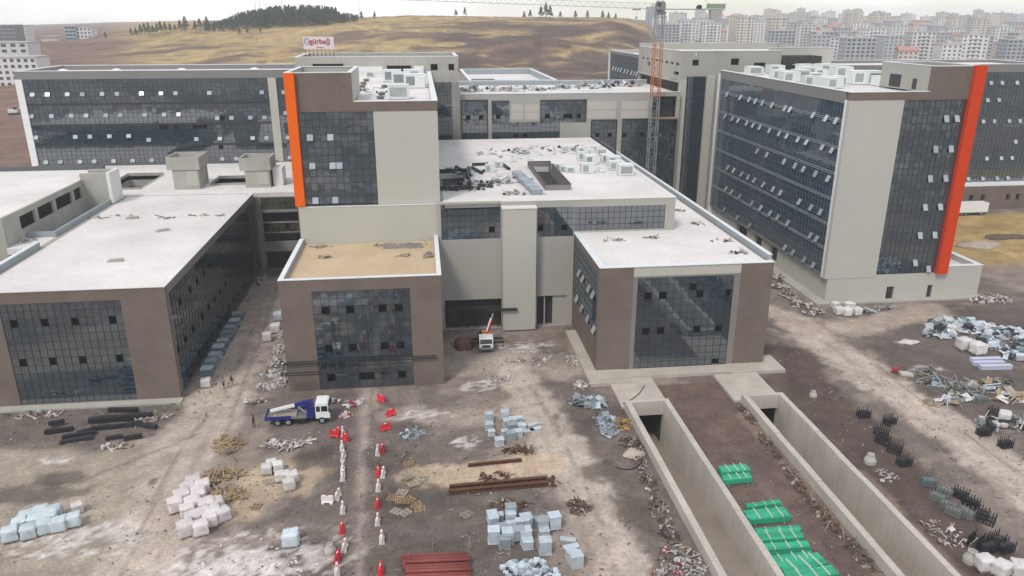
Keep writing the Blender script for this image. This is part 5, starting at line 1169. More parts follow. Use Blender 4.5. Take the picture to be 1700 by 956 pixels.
MB().box(.6, 3.6, -.9, .9, 1.13, 1.35).bar((.7, .6, 1.4), (3.3, .4, 1.9), .12).bar((1.0, -.7, 1.4), (3.0, .2, 1.7), .10).bar((3.5, .8, 1.2), (4.2, .2, 2.2), .14).build('load', MM['woodg'], bed)
for s_ in (-1, 1): MB().box(3.4, 4.8, s_ * 1.0 - .25, s_ * 1.0 + .25, .55, .95).build('tool_box', MM['black'], tr)

pc = gp(808, 588)
mc = tag(empty('mobile_crane', (pc.x, pc.y + 1.0, 0), -pi / 2 - .03), 'small mobile crane with white cab, spread outriggers and red boom by the pillar', 'crane')
MB().box(-6.2, .2, -.95, .95, .75, 1.15).build('chassis', MM['steelblk'], mc)
cab(mc, -1.5, .6, 2.2, .8, 2.45)
for x in (-5.4, -4.1, -.5):
    for s_ in (-1, 1): wheel(mc, x, s_ * .98, .48)
for x in (-3.3, -1.75):
    for s_ in (-1, 1):
        og = MB().box(x - .14, x + .14, min(s_ * .9, s_ * 2.9), max(s_ * .9, s_ * 2.9), .72, .98).build('outrigger', MM['steelblk'], mc)
        MB().tube((x, s_ * 2.8, .06), (x, s_ * 2.8, .98), .09, 8).box(x - .25, x + .25, s_ * 2.8 - .25, s_ * 2.8 + .25, 0, .06).build('foot', MM['greym'], og)
ss = MB().box(-3.7, -2.0, -.85, .85, 1.2, 2.2).build('turntable_house', MM['yellow'], mc)
MB().box(-3.2, -2.0, -.95, -.55, 1.5, 2.6).build('operator_cab', MM['cglass'], ss)
bo = MB().bar((-2.4, .15, 2.0), (-4.5, 1.1, 3.7), .42, .5).build('boom', MM['redb'], mc)
MB().bar((-2.5, .2, 2.35), (-4.4, 1.06, 3.95), .16, .12).build('boom_stripe', MM['cabw'], bo)
MB().bar((-4.4, 1.05, 3.6), (-5.3, 1.46, 4.35), .28, .32).build('boom_tip', MM['greym'], bo)
MB().bar((-3.0, .3, 1.6), (-3.7, .7, 2.8), .16).build('hydraulic_ram', MM['silver'], bo)

pt_ = gp(770, 575)
def lump_obj(name, label, cat, p, dims, m, seed, rz=0):
    bm = bmesh.new(); bmesh.ops.create_icosphere(bm, subdivisions=3, radius=1); rnd = random.Random(seed)
    for v in bm.verts:
        n_ = .82 + .36 * abs(sin(v.co.x * 3 + seed) * cos(v.co.y * 2.6 + seed * 2)) + rnd.uniform(-.05, .05)
        v.co = Vector((v.co.x * dims[0] * n_, v.co.y * dims[1] * n_, max(v.co.z, -.05) * dims[2] * n_))
    me_ = bpy.data.meshes.new(name); bm.to_mesh(me_); bm.free(); me_.materials.append(m); me_.polygons.foreach_set('use_smooth', [True] * len(me_.polygons))
    return tag(link(name, me_, None, (p.x, p.y, 0), (0, 0, rz)), label, cat)
lump_obj('earth_mound', 'mound of reddish brown earth left of the mobile crane', 'mound', pt_, (1.8, 1.8, 1.5), mat('red_earth', (.16, .065, .055), .95, .3, 1.2, bump=.5), 3)
lump_obj('earth_mound', 'low mound of pale sand beside the left ramp wall', 'mound', gp(1052, 755), (1.3, 1.2, .6), mat('pale_sand', (.42, .36, .30), .95, .2, 1.2, bump=.4), 5)
lump_obj('earth_mound', 'flat pinkish plaster heap beyond the right track', 'mound', gp(1508, 568), (1.7, 1.0, .35), mat('plaster', (.56, .50, .47), .95, .1, 1.2, bump=.4), 8)

lump_obj('earth_mound', 'pale flat earth mound beyond the right tower plinth', 'mound', gp(1625, 408), (5, 3, 1.0), mat('pale_earth', (.38, .32, .26), .95, .2, .8, bump=.4), 11)
lump_obj('earth_mound', 'dark earth mound beside the pale one beyond the right tower plinth', 'mound', gp(1665, 395), (6, 1.6, .9), MM['soil'], 12)
pr = gp(1486, 618)
mr = tag(empty('compactor', (pr.x, pr.y, 0), .5), 'small red plate compactor beside the pale slab on the right', 'machine')
MB().box(-.6, .6, -.35, .35, .0, .16).build('plate', MM['steelblk'], mr); MB().box(-.4, .35, -.28, .28, .16, .75).build('engine', MM['redb'], mr)
MB().bar((-.4, -.2, .6), (-1.1, -.2, 1.15), .06).bar((-.4, .2, .6), (-1.1, .2, 1.15), .06).bar((-1.1, -.2, 1.15), (-1.1, .2, 1.15), .06).build('handle', MM['bred'], mr)

ptl = gp(1608, 356)
tl_ = tag(empty('trailer', (ptl.x, ptl.y, 0), 0), 'white box trailer parked in front of the rear right block', 'trailer')
MB().box(-4.4, 4.4, -1.3, 1.3, .9, 3.4).build('body', MM['cabw'], tl_); MB().box(-4.4, 4.4, -1.1, 1.1, .6, .9).build('chassis', MM['greym'], tl_)
for x in (-3, -1.8, 2.6):
    for s_ in (-1, 1): wheel(tl_, x, s_ * 1.05, .48)
MB().box(-5.9, -4.5, -1.2, 1.2, .7, 2.9).build('cab', MM['greym'], tl_)

# hoses and cables on the ground
def hose(name, label, pts, r, m, z=.06, cat='hose'):
    P = [Vector((*gp(a, b, z).xy, z)) if not isinstance(a, Vector) else a for a, b in pts]
    q = MB(); S = []
    for k in range(len(P) - 1):
        A_, B_, C_, D_ = P[max(k - 1, 0)], P[k], P[k + 1], P[min(k + 2, len(P) - 1)]
        for j in range(6):
            t = j / 6; S.append(.5 * ((2 * B_) + (C_ - A_) * t + (2 * A_ - 5 * B_ + 4 * C_ - D_) * t * t + (3 * B_ - A_ - 3 * C_ + D_) * t ** 3))
    S.append(P[-1]); n_ = 6
    for k, c in enumerate(S):
        d = (S[min(k + 1, len(S) - 1)] - S[max(k - 1, 0)]).normalized(); R = d.to_track_quat('Z', 'Y').to_matrix()
        q.v += [tuple(c + R @ Vector((r * cos(2 * pi * i / n_), r * sin(2 * pi * i / n_), 0))) for i in range(n_)]
    q.f = [(k * n_ + i, k * n_ + (i + 1) % n_, (k + 1) * n_ + (i + 1) % n_, (k + 1) * n_ + i) for k in range(len(S) - 1) for i in range(n_)]
    return tag(q.build(name, MM[m], smooth=True), label, cat)
hose('hose', 'dark hose lying on the ground right of the mobile crane', [(824, 560), (845, 568), (870, 570), (905, 566), (930, 578)], .06, 'greym')
hose('cable', 'black cable crossing the concrete at the left ramp head', [(1070, 640), (1062, 652), (1050, 662), (1034, 670)], .06, 'black', .36, 'cable')
hose('hose', 'black hose looped over rubble beside the left ramp', [(1022, 775), (1035, 779), (1052, 777), (1066, 765), (1070, 745), (1062, 735)], .07, 'black')

# ------------------------------------------------------------------ people
def person(p, rz, shirt, trous, label, stride=.25, arm=.25):
    sk = {}; V_, E_, R_ = [], [], []
    def vtx(n, co, r, par=None):
        sk[n] = len(V_); V_.append(co); R_.append(r)
        if par is not None: E_.append((sk[par], sk[n]))
    vtx('pelvis', (0, 0, .95), .135); vtx('belly', (0, .01, 1.12), .130, 'pelvis'); vtx('chest', (0, .0, 1.32), .150, 'belly'); vtx('neck', (0, .0, 1.49), .055, 'chest')
    vtx('chin', (0, -.02, 1.57), .075, 'neck'); vtx('head', (0, -.015, 1.66), .098, 'chin'); vtx('crown', (0, 0, 1.73), .075, 'head')
    for s_, sd_ in ((-1, 'l'), (1, 'r')):
        f_ = stride * s_
        vtx('hip' + sd_, (s_ * .10, 0, .90), .105, 'pelvis'); vtx('knee' + sd_, (s_ * .11, -f_ * .5 - .03, .49), .068, 'hip' + sd_)
        vtx('ankle' + sd_, (s_ * .11, -f_ * .9 + .02, .09), .045, 'knee' + sd_); vtx('toe' + sd_, (s_ * .12, -f_ * .9 - .16, .035), .04, 'ankle' + sd_)
        a_ = -arm * s_
        vtx('sh' + sd_, (s_ * .19, 0, 1.40), .068, 'chest'); vtx('elb' + sd_, (s_ * .26, -a_ * .4 + .03, 1.12), .048, 'sh' + sd_)
        wr = Vector((s_ * .25, -a_ - .06, .90)); vtx('wr' + sd_, tuple(wr), .032, 'elb' + sd_); vtx('palm' + sd_, tuple(wr + Vector((0, -.02, -.07))), .036, 'wr' + sd_)
        for k, ln_ in enumerate((.075, .09, .085, .065)):
            b_ = wr + Vector((0, -.045 + k * .02, -.10)); vtx(f'f{k}{sd_}', tuple(b_), .010, 'palm' + sd_); vtx(f'g{k}{sd_}', tuple(b_ + Vector((-s_ * .015, -.012, -ln_ * .9))), .009, f'f{k}{sd_}')
        vtx('th' + sd_, tuple(wr + Vector((-s_ * .02, -.065, -.07))), .011, 'palm' + sd_)
    me_ = bpy.data.meshes.new('person'); me_.from_pydata(V_, E_, [])
    o = bpy.data.objects.new('tmp', me_); COL.objects.link(o)
    md = o.modifiers.new('s', 'SKIN')
    for i, r in enumerate(R_): me_.skin_vertices[0].data[i].radius = (r, r * .85 if i < 3 else r)
    me_.skin_vertices[0].data[0].use_root = True
    o.modifiers.new('d', 'SUBSURF').levels = 1
    bpy.context.view_layer.update()
    bme = bpy.data.meshes.new_from_object(o.evaluated_get(bpy.context.evaluated_depsgraph_get())); bpy.data.objects.remove(o)
    bme.materials.clear()
    for m_ in (MM[shirt], MM[trous], SKIN, MM['black']): bme.materials.append(m_)
    for f in bme.polygons:
        z, x = f.center.z, abs(f.center.x)
        f.material_index = 3 if z < .10 else 2 if (z > 1.50 or (x > .2 and z < .97)) else 0 if z > 1.0 or x > .2 else 1
        f.use_smooth = True
    b = bpy.data.objects.new('person', bme); COL.objects.link(b); b.location = (p.x, p.y, 0); b.rotation_euler = (0, 0, rz)
    hair = MB().lathe([(.112, 0), (.116, .06), (.085, .115), (.02, .135)], 12, (0, .012, 1.655)).build('hair', MM['black'], b, True)
    fc = MB().mbox(Matrix.Translation((0, -.118, 1.64)), .03, .04, .045, .5)
    for s_ in (-1, 1): fc.mbox(Matrix.Translation((s_ * .035, -.108, 1.668)), .022, .012, .012)
    fc.mbox(Matrix.Translation((0, -.105, 1.60)), .05, .012, .012)
    fc.build('face_features', SKIN, b)
    return tag(b, label, 'person', 'workers on the site')
SKIN = mat('skin', (.33, .19, .13), .6, .05, 3)
person(gp(372, 645), 2.9, 'greym', 'steelblk', 'person in grey top and dark trousers walking, nearer the left block')
person(gp(386, 642), 2.6, 'steelblk', 'woodg', 'person in dark jacket and brown trousers walking, nearer the truck', .4)
person(gp(422, 709), 1.2, 'steelblk', 'steelblk', 'person in dark clothes standing behind the tail of the truck', .1)

# ------------------------------------------------------------------ rooftop units
LOUV = mat('louvre_grey', (.30, .315, .315), .6, .2, 3, rand=.3)
def unit(p, z, s, label, group, rz=0.0, fan=True):
    e = tag(empty('rooftop_unit', (p.x, p.y, z), rz), label, 'rooftop unit', group); sx, sy, sz = s
    b = MB().box(-sx / 2, sx / 2, -sy / 2, sy / 2, .1, sz).build('casing', MM['hvac'], e)
    MB().box(-sx / 2 + .05, sx / 2 - .05, -sy / 2 + .05, sy / 2 - .05, 0, .1).build('plinth', M['concd'], e)
    MB().box(-sx / 2 - .04, sx / 2 + .04, -sy / 2 - .04, sy / 2 + .04, sz, sz + .05).build('lid', MM['hvac'], b)
    if fan: MB().box(-sx * .40, sx * (.40 if int(p.x * 7) % 2 else .02), -sy / 2 - .03, -sy / 2 + .01, sz * .22, sz * .86).build('louvre', LOUV, b)
    return e
U = sorted([(1245, 160, 2.0), (1360, 100, 1.8), (1310, 195, 2.2), (1395, 120, 1.8), (1440, 180, 2.0), (1500, 205, 2.2), (1280, 265, 2.1), (1395, 255, 1.0), (1510, 240, 2.0), (1600, 285, 2.4), (1035, 240, 1.5), (1080, 250, 1.2), (1135, 258, 1.2), (470, 255, 1.6), (545, 215, 1.3), (545, 290, .8), (665, 170, .9), (715, 145, .9), (805, 155, .9), (1010, 232, 1.3), (1235, 110, 1.8), (1300, 130, 1.8)])
for i, (a, b, s_) in enumerate(U):
    unit(gp(720 + a / 5, 235 + b / 5, 22.02) + Vector((0, s_ / 2, 0)), 22.02, (s_ * 1.15, s_, s_ * .85), f'white rooftop unit on the cluttered podium roof, {nth(i, len(U))}', 'units on the podium roof', random.gauss(0, .06), s_ > 1)
U = sorted([(1370, 655, 3.2), (1470, 690, 3.2), (1620, 725, 3.4), (1440, 852, 3.0), (1120, 600, 1.6), (1590, 640, 3.0), (1330, 610, 2.0), (1680, 690, 2.2)])
for i, (a, b, s_) in enumerate(U):
    unit(gp(450 + a / 6.8, 40 + b / 6.8, 37.56) + Vector((0, s_ / 2, 0)), 37.56, (s_ * 1.15, s_, s_ * .75), f'white air unit on the left tower roof, {nth(i, len(U))}', 'units on the left tower')
for i, (a, b) in enumerate(sorted([(1075, 645), (1045, 680), (1030, 715), (990, 755), (1285, 715), (1250, 800), (1235, 845)])):
    p = gp(450 + a / 6.8, 40 + b / 6.8, 37.56)
    tag(MB().lathe([(.55, 0), (.55, .25), (.75, .3), (.75, .42), (.1, .6)], 10).build('roof_vent', MM['greym'], loc=(p.x, p.y, 37.56)), f'low grey vent cap on the left tower roof, {nth(i, 7)}', 'vent', 'vents on the left tower')
U = sorted([(1150 + a / 6.8, 60 + b / 6.8, s_) for a, b, s_ in [(560, 412, 3), (650, 418, 2.6), (860, 412, 3.2), (990, 492, 2.8), (1120, 520, 3.2), (1210, 412, 3.2), (1300, 470, 3), (1390, 492, 2.4), (1570, 445, 3.4), (1600, 592, 3.0), (1500, 540, 2.6), (1340, 562, 2.4), (1080, 470, 2.6), (1240, 500, 2.8), (1460, 460, 2.6)]] + [(1200 + a / 3.4, b / 3.4, s_) for a, b, s_ in [(790, 478, 3.6), (860, 478, 3.4), (930, 488, 3.2), (700, 440, 3.4), (660, 486, 2.6), (900, 452, 3.0)]])
for i, (a, b, s_) in enumerate(U):
    p = gp(a, b, 37.62) + Vector((0, s_ / 2, 0))
    if p.y > 185: p.y = 180 + (i % 4) * 1.2
    p.x = min(max(p.x, 75.5), 93.5)
    unit(p, 37.62, (s_ * 1.1, s_, s_ * random.uniform(.55, .8)), f'white air unit crowding the right tower roof, {nth(i, len(U))}', 'units on the right tower', random.gauss(0, .05))
# ducts and pipes lying on the podium roof
dm = [((720 + a / 5, 235 + b / 5), (720 + c / 5, 235 + d / 5)) for a, b, c, d in [(190, 215, 260, 245), (320, 190, 450, 185), (320, 215, 400, 260), (570, 185, 625, 225), (290, 215, 300, 280), (370, 360, 490, 370), (200, 345, 260, 350), (180, 365, 190, 400), (440, 340, 500, 335)]]
for i, (a, b) in enumerate(sorted(dm)):
    p, q = gp(*a, 22.3), gp(*b, 22.3); e = tag(MB().tube((0, 0, 0), q - p, .32, 10).build('black_pipe', MM['steelblk'], loc=p), f'short black pipe lying on the podium roof, {nth(i, len(dm))}', 'pipe', 'black pipes on the podium roof')
p, q = gp(858, 288, 22.4), gp(892, 320, 22.4)
e = tag(empty('air_duct', (p + q) / 2, atan2(q.y - p.y, q.x - p.x)), 'long silver air duct lying beside the skylight on the podium roof', 'duct')
L_ = (q - p).length
for k in range(6): MB().box(-L_ / 2 + k * L_ / 6 + .03, -L_ / 2 + (k + 1) * L_ / 6 - .03, -.9, .9, -.38, .5).build('duct_length', MM['silverd'], e)
for k in range(7): MB().box(-L_ / 2 + k * L_ / 6 - .05, -L_ / 2 + k * L_ / 6 + .05, -.96, .96, -.4, .56).build('flange', MM['silverd'], e)
p, q = gp(650, 402, 15.76), gp(697, 410, 15.76)
for i, (u, v) in enumerate([(648, 412), (673, 411), (690, 411)]):
    p = gp(u, v, 15.75); tag(MB().box(-1.1, 1.1, -.35, .35, 0, .55).box(-1.0, 1.0, -.3, .3, .55, .75).build('block_stack', M['concd'], loc=(p.x, p.y, 15.76)), f'grey block stack on the sand-covered roof, {nth(i, 3)}', 'blocks', 'block stacks on the sand roof')

# ------------------------------------------------------------------ tower crane
TC = Vector((58.2, 192.2, 0))
tcr = tag(empty('tower_crane', TC), 'tower crane with an orange and grey lattice mast and long thin jib', 'tower crane')
mora = mat('crane_orange_paint', (.50, .155, .055), .6, .12, 1); mgry = mat('crane_grey_paint', (.27, .275, .27), .6, .12, 1); mjib = mat('crane_jib_paint', (.42, .45, .45), .6, .08, 1)
MB().box(-2.5, 2.5, -2.5, 2.5, -.2, .5).build('base', M['concd'], tcr)
hw = .95
def mast(z0, z1, m):
    q = MB(); st = 1.9; n_ = int(round((z1 - z0) / st)); st = (z1 - z0) / n_
    for sx in (-hw, hw):
        for sy in (-hw, hw): q.box(sx - .1, sx + .1, sy - .1, sy + .1, z0, z1)
    for k in range(n_):
        a, b = z0 + k * st, z0 + (k + 1) * st
        C4 = [(-hw, -hw), (hw, -hw), (hw, hw), (-hw, hw)]
        for j in range(4):
            u, v = C4[j], C4[(j + 1) % 4]
            if k % 2: u, v = v, u
            q.bar((*u, a), (*v, b), .085); q.bar((*C4[j], b), (*C4[(j + 1) % 4], b), .075)
    q.build('mast_section', m, tcr)
mast(.5, 31.2, mgry); mast(31.2, 44.2, mora); mast(44.2, 51.0, mgry)
MB().box(-1.2, 1.2, -1.2, 1.2, 51.0, 51.7).tube((0, 0, 51.7), (0, 0, 52.2), 1.15, 14).build('slewing_ring', mgry, tcr)
ja = radians(184.5)
jd = Vector((cos(ja), sin(ja), 0)); js = Vector((-sin(ja), cos(ja), 0)); tilt = .030
cabp = js * 1.6 + jd * .6
cb = MB().mbox(Matrix.Translation(Vector((cabp.x, cabp.y, 53.0))) @ Matrix.Rotation(ja, 4, 'Z'), 1.8, 1.3, 1.9).build('operator_cab', mat('cab_green_grey', (.20, .24, .20), .5, .1), tcr)
MB().mbox(Matrix.Translation(Vector((cabp.x, cabp.y, 53.25)) + jd * .5) @ Matrix.Rotation(ja, 4, 'Z'), .84, 1.34, .9).build('cab_window', MM['cglass'], cb)
MB().mbox(Matrix.Translation((0, 0, 52.9)) @ Matrix.Rotation(ja, 4, 'Z'), 2.2, 1.5, 1.4).build('slewing_platform', mgry, tcr)
ap = MB()
for s_ in (-.6, .6):
    for t_ in (-.8, .8): ap.bar(Vector((0, 0, 52.2)) + js * s_ + jd * t_, Vector((0, 0, 60.0)), .12)
ap.build('apex_frame', mgry, tcr)
jb = MB(); LJ = 70.0; z0 = 52.2
def jp(t, s_, h): return jd * t + js * s_ + Vector((0, 0, z0 + max(t, 0) * tilt + h))
for s_ in (-.6, .6): jb.bar(jp(1, s_, 0), jp(LJ, s_, 0), .11)
jb.bar(jp(1, 0, 1.3), jp(LJ, 0, .9), .09)
n_ = 34
for k in range(n_):
    t0, t1 = 1 + (LJ - 1) * k / n_, 1 + (LJ - 1) * (k + 1) / n_; hh = 1.3 - .4 * k / n_
    for s_ in (-.6, .6): jb.bar(jp(t0, s_, 0), jp((t0 + t1) / 2, 0, hh), .035); jb.bar(jp((t0 + t1) / 2, 0, hh), jp(t1, s_, 0), .035)
    jb.bar(jp(t0, -.6, 0), jp(t0, .6, 0), .035)
jb.build('jib', mjib, tcr)
cj = MB()
for s_ in (-.7, .7): cj.bar(jp(-1, s_, 0), jp(-16.5, s_, 0), .22)
for k in range(8): cj.bar(jp(-1 - k * 2.2, -.7, 0), jp(-1 - k * 2.2, .7, 0), .1)
cjo = cj.build('counter_jib', mgry, tcr)
MB().mbox(Matrix.Translation(jp(-14.4, 0, -1.2)) @ Matrix.Rotation(ja, 4, 'Z'), 2.6, 1.4, 2.6, 1.15).build('counterweight', M['conc'], tcr)
MB().mbox(Matrix.Translation(jp(-14.4, 0, .75)) @ Matrix.Rotation(ja, 4, 'Z'), 4.4, 1.3, 1.1).build('winch_housing', mat('winch_green', (.22, .30, .20), .6, .1), cjo)
MB().tube(jp(-10, -.5, .5), jp(-10, .5, .5), .55, 12).build('winch_drum', MM['steelblk'], cjo)
ti = MB()
for t_, h in ((24, 1.2), (50, 1.0), (-15, .2)): ti.tube((0, 0, 60.0), jp(t_, 0, h), .045, 5)
ti.build('tie_rod', mjib, tcr)
tro = MB().mbox(Matrix.Translation(jp(6.0, 0, -.25)) @ Matrix.Rotation(ja, 4, 'Z'), 1.6, 1.4, .3).bar(jp(6.0, 0, -.4), jp(6.0, 0, -1.9), .05).mbox(Matrix.Translation(jp(6.0, 0, -2.1)), .4, .3, .5).build('trolley', mgry, tcr)

# ------------------------------------------------------------------ hill trees, masts, far buildings
leaf = mat('conifer_foliage', (.045, .068, .036), .9, .35, .5, fine=.1); leafd = mat('conifer_foliage_dark', (.030, .050, .032), .9, .35, .5)
bark = mat('bark', (.09, .065, .05), .9)
def crown_into(mb, c, r, h, n, rnd):
    for k in range(n):
        t = rnd.random() ** .8; rr = r * (1 - t) * (.45 + .65 * rnd.random()); a = rnd.uniform(0, 2 * pi); s_ = r * rnd.uniform(.22, .42)
        p_ = Vector((c[0] + rr * cos(a), c[1] + rr * sin(a), c[2] + h * (.12 + .88 * t)))
        u = Vector((cos(a), sin(a), -.5 + rnd.uniform(-.3, .3))) * s_; v = Vector((-sin(a), cos(a), rnd.uniform(-.4, .4))) * s_ * .6
        mb.add([p_ - u * .3 + v, p_ + u, p_ - u * .3 - v, p_ + Vector((0, 0, s_ * .8))], [(0, 1, 3), (1, 2, 3), (2, 0, 3), (0, 2, 1)])
rnd = random.Random(5)
protoT = []
for i in range(4):
    r_, h_ = rnd.uniform(1.5, 2.1), rnd.uniform(5, 7); q = MB(); crown_into(q, (0, 0, .7), r_, h_, 90, rnd)
    protoT.append((q.mesh('crown', leaf), MB().tube((0, 0, -.3), (0, 0, h_ * .8), .2, 6, .05).mesh('trunk', bark)))
def azp(px_): return math.radians(math.degrees(math.atan((px_ - 850) / 1351)) + 6.561)
def plant(px_, Yd, s_, i, label, group):
    x = tan(azp(px_)) * Yd; c_, t_ = protoT[i % 4]
    e = tag(empty('pine_tree', (x, Yd, th(x, Yd)), rnd.uniform(0, 6)), label, 'tree', group); e.scale = (s_, s_, s_)
    link('crown', c_, e); link('trunk', t_, e)
tp = [(214, 690, .7), (222, 688, .8), (230, 692, .9), (237, 690, 1.0), (244, 686, 1.0), (251, 690, .8), (258, 688, .9), (264, 690, 1.0), (272, 686, .9), (280, 690, .8), (288, 686, .7), (297, 688, 1.0), (305, 680, .9), (306, 700, 1.2), (322, 686, .9), (330, 690, 1.0), (342, 684, 1.1), (170, 692, .6), (395, 640, .6), (408, 644, .5), (430, 642, .5), (600, 700, .8), (622, 702, .7), (757, 705, .7), (772, 706, .8), (870, 705, .7), (880, 706, .8), (898, 705, 1.1), (906, 700, 1.3), (913, 704, 1.2), (930, 706, .7), (955, 705, .8), (975, 706, .8), (1000, 705, .8), (1010, 706, .7), (1022, 706, .6)]
for i, (a, b, s_) in enumerate(tp): plant(a, b, s_ * 1.35, i, f'small dark pine on the hill skyline, {nth(i, len(tp)) if i < 30 else ORD[len(tp) - 1 - i] + " from the right"}', 'pines along the hill skyline')
wd_ = MB(); wt = MB(); rnd = random.Random(11)
for k in range(620):
    px_ = 335 + 260 * rnd.random(); Yd = rnd.uniform(668, 740); x = tan(azp(px_)) * Yd
    env = max(0.25, 1 - abs((px_ - 480) / 130) ** 2.4) * (1.0 if px_ < 560 else .7)
    z = th(x, Yd); h_ = rnd.uniform(8, 13) * env + 2
    crown_into(wd_, (x, Yd, z - .5), h_ * .3, h_, 26, rnd)
wo_ = wd_.build('treeline', leafd); tag(wo_, 'dense dark pine wood on the hilltop at left', 'wood', kind='stuff')
mstm = mat('mast_pale', (.62, .60, .62), .6, .05)
for i, (a, b) in enumerate([(426, 24), (433, 20), (444, 22), (469, 28), (472, 24), (494, 30), (498, 22), (515, 18), (540, 16), (597, 14)]):
    Yd = 720; x = tan(azp(a)) * Yd; z = th(x, Yd); e = tag(empty('antenna_mast', (x, Yd, z)), f'thin pale antenna mast above the hilltop wood, {nth(i, 10)}', 'mast', 'antenna masts on the hill')
    q = MB(); H_ = b + 6
    for s1 in range(3):
        a_ = 2 * pi * s1 / 3; q.bar((.6 * cos(a_), .6 * sin(a_), 0), (.25 * cos(a_), .25 * sin(a_), H_), .13)
    for k in range(0, int(H_), 2):
        for s1 in range(3): a_, b_ = 2 * pi * s1 / 3, 2 * pi * (s1 + 1) / 3; q.bar((.55 * cos(a_), .55 * sin(a_), k), (.5 * cos(b_), .5 * sin(b_), k + 1.5), .07)
    q.build('lattice', mstm, e); MB().box(-.5, .5, -.3, .3, H_ - 2.5, H_ - .8).build('antenna', mstm, e)

WINM = mat('far_window', (.05, .055, .065), .3, .3, .2, spec=.5)
def flat(nm, w, d, fl, body, roofc, wcols, dcols, style=0):
    h = fl * 3.0
    b = MB().box(-w / 2, w / 2, -d / 2, d / 2, -12, h)
    if style == 1:
        for k in range(1, fl): b.box(-w * .22, w * .22, -d / 2 - 1.1, -d / 2, k * 3.0 - .15, k * 3.0 + .75)
    if style == 2:
        for i in range(3): b.box(-w / 2 + w * (i + .5) / 3 - .5, -w / 2 + w * (i + .5) / 3 + .5, -d / 2 - .6, -d / 2, -12, h)
    rf = MB().box(-w / 2 - .3, w / 2 + .3, -d / 2 - .3, d / 2 + .3, h, h + .5).box(-2.5, 2.5, -2, 2, h + .5, h + 3)
    if style in (0, 1) and roofc == 'tile':
        rf.prism([(-w / 2 - .5, h + .5), (w / 2 + .5, h + .5), (w * .2, h + 3.2), (-w * .2, h + 3.2)], -d / 2 - .5, d / 2 + .5)
    ws = MB()
    for k in range(fl):
        z = k * 3.0 + .9
        for i in range(wcols):
            x = -w / 2 + w * (i + .5) / wcols; ww = .75 if style != 2 else 1.1
            ws.box(x - ww, x + ww, -d / 2 - .04, -d / 2 + .05, z, z + 1.5)
        for i in range(dcols):
            y = -d / 2 + d * (i + .5) / dcols
            for s_ in (-1, 1): ws.box(s_ * w / 2 - .05, s_ * w / 2 + .05, y - .7, y + .7, z, z + 1.4)
    return (b.mesh('wall', body), rf.mesh('roof', TILE if roofc == 'tile' else FLATR), ws.mesh('windows', WINM))
TILE = mat('far_tile_roof', (.42, .24, .18), .9, .1); FLATR = mat('far_flat_roof', (.45, .44, .43), .9, .1)
fcol = [('white', mat('far_white', (.66, .645, .62), .9, .05, rand=.1)), ('cream', mat('far_cream', (.60, .55, .46), .9, .05, rand=.1)), ('pinkish', mat('far_pink', (.58, .49, .45), .9, .05, rand=.1)), ('grey', mat('far_grey', (.40, .41, .42), .9, .05, rand=.1))]
FL = [flat('a', 22, 15, 8, fcol[0][1], 'flat', 6, 4), flat('b', 26, 16, 7, fcol[1][1], 'tile', 7, 4, 1), flat('c', 20, 16, 10, fcol[0][1], 'flat', 5, 4, 1), flat('d', 24, 15, 9, fcol[3][1], 'flat', 6, 4, 2), flat('e', 24, 14, 6, fcol[2][1], 'tile', 6, 4), flat('f', 18, 18, 12, fcol[1][1], 'flat', 5, 5, 2)]
FN = ['white', 'cream tile-roofed', 'white balconied', 'grey ribbed', 'pinkish tile-roofed', 'tall cream ribbed']
rnd = random.Random(21)
rows = [(610, 1430), (690, 1330), (770, 1290), (860, 1085), (960, 1085), (1070, 1080), (1190, 1080), (1330, 1080), (1500, 1085), (1700, 1090), (1950, 1095)]
rownm = ['first', 'second', 'third', 'fourth', 'fifth', 'sixth', 'seventh', 'eighth', 'ninth', 'tenth', 'eleventh']
for ri, (Yd, pxs) in enumerate(rows):
    x = tan(azp(pxs)) * Yd + rnd.uniform(0, 15); xe = tan(azp(1740)) * Yd; j = 0
    while x < xe and j < 30:
        k = rnd.choice([0, 1, 2, 3, 4, 5] if Yd > 800 else [0, 2, 3, 3, 4]); yy = Yd + rnd.uniform(-18, 18)
        e = tag(empty('apartment_block', (x, yy, th(x, yy) - .5), rnd.choice([0, 0, pi / 2]) + rnd.gauss(-.25, .08)), f'{FN[k]} apartment block in the city, {ORD[j]} from the hill in the {rownm[ri]} row', 'building', 'apartment blocks of the far city')
        for nm_, me_ in zip(('wall', 'roof', 'window_grid'), FL[k]):
            o_ = link(nm_, me_, e)
            if nm_ == 'window_grid': tag(o_, kind='stuff')
        x += rnd.uniform(27, 40) + (10 if ri > 7 else 0); j += 1
# trees between the far blocks
ct = MB(); rnd = random.Random(31)
for k in range(420):
    Yd = rnd.uniform(620, 1250); pm_ = 1085 if Yd > 840 else 1300; x = tan(azp(rnd.uniform(pm_, 1730))) * Yd; h_ = rnd.uniform(4, 8)
    crown_into(ct, (x, Yd, th(x, Yd) - .5), h_ * .42, h_, 16, rnd)
tag(ct.build('treeline', leaf), 'scattered street trees between the far apartment blocks', 'trees', kind='stuff')
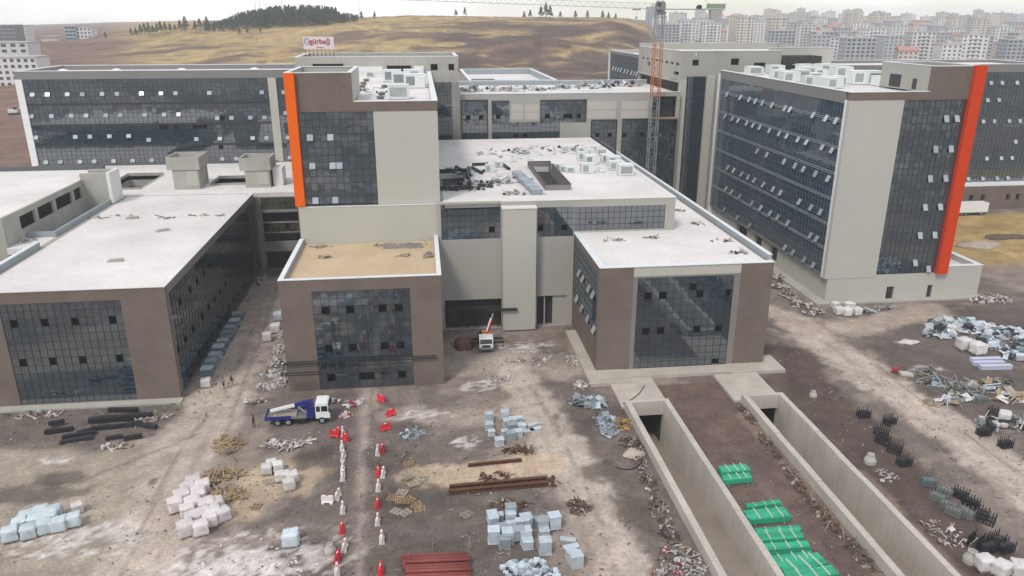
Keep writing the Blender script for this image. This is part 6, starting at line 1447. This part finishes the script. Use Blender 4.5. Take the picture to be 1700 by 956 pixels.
# far left: pale houses and two distant glazed blocks
def left_block(px0, px1, Yd, ztop, label, m, floors, wc, gl=False):
    x0, x1 = tan(azp(px0)) * Yd, tan(azp(px1)) * Yd; zb = th(x0, Yd) - 2
    e = tag(empty('apartment_block' if not gl else 'office_tower', ((x0 + x1) / 2, Yd, zb)), label, 'building', 'far buildings at left'); w, h = x1 - x0, ztop - zb
    MB().box(-w / 2, w / 2, 0, 16, 0, h).build('wall', m, e)
    MB().box(-w / 2 - .3, w / 2 + .3, -.3, 16.3, h, h + .6).build('roof', FLATR, e)
    fh = 3.1; nfl = int(h / fh); ws = MB().mesh('w', None)
    for k in range(max(0, nfl - floors), nfl):
        for i in range(wc):
            cx_ = -w / 2 + w * (i + .5) / wc
            MB().box(cx_ - w / wc * (.42 if gl else .26), cx_ + w / wc * (.42 if gl else .26), -.06, .05, h - (nfl - k) * fh + .9, h - (nfl - k) * fh + 2.5).build('window', WINM if not gl else M['glassb'], e)
    return e
left_block(-60, 46, 460, 30.2, 'white apartment building with dark windows at the upper left edge', fcol[0][1], 5, 9)
left_block(-60, 36, 500, 36.8, 'white building rising behind the one at the upper left edge', fcol[0][1], 2, 6)
left_block(-40, 20, 720, 45.0, 'distant grey glass-fronted block at the upper left corner', M['greyclad'], 4, 6, True)
left_block(20, 38, 760, 44.0, 'distant pale narrow block beside the glass-fronted one at upper left', fcol[0][1], 5, 3)
left_block(104, 122, 780, 43.6, 'distant bluish half of the paired blocks on the left skyline', mat('far_blue', (.33, .42, .46), .6), 5, 3, True)
left_block(122, 147, 782, 42.4, 'distant whitish half of the paired blocks on the left skyline', fcol[0][1], 5, 4)
left_block(62, 90, 800, 34.5, 'distant low pale row house on the left skyline', fcol[1][1], 1, 6)
p = gp(25, 200, 6)
e = tag(empty('excavator', (p.x, p.y, th(p.x, p.y)), .4), 'pale excavator on the brown field beyond the rear left block', 'excavator')
MB().box(-2, 2, -1.4, -.8, 0, .9).build('track', MM['steelblk'], e); MB().box(-2, 2, .8, 1.4, 0, .9).build('track', MM['steelblk'], e)
MB().box(-2, 1.6, -1.3, 1.3, 1, 2.4).build('house', MM['hvac'], e); MB().box(.2, 1.7, -1.3, -.1, 2.4, 3.4).build('cab', MM['cglass'], e)
MB().bar((1.4, .3, 2), (4.6, .3, 4.4), .5).bar((4.6, .3, 4.4), (6.2, .3, 1.6), .4).build('boom', MM['hvac'], e)
# ------------------------------------------------------------------ haze over the whole place
hz = MB().box(-2800, 3100, -1000, 3500, -14, 96).build('haze', None)
tag(hz, kind='stuff')
hm = bpy.data.materials.new('haze'); hm.use_nodes = True
N, L = hm.node_tree.nodes, hm.node_tree.links
N.remove(N['Principled BSDF'])
vol = N.new('ShaderNodeVolumePrincipled'); vol.inputs['Density'].default_value = .00026; vol.inputs['Color'].default_value = (.92, .955, 1, 1)
L.new(vol.outputs[0], N['Material Output'].inputs['Volume'])
hz.data.materials.append(hm)
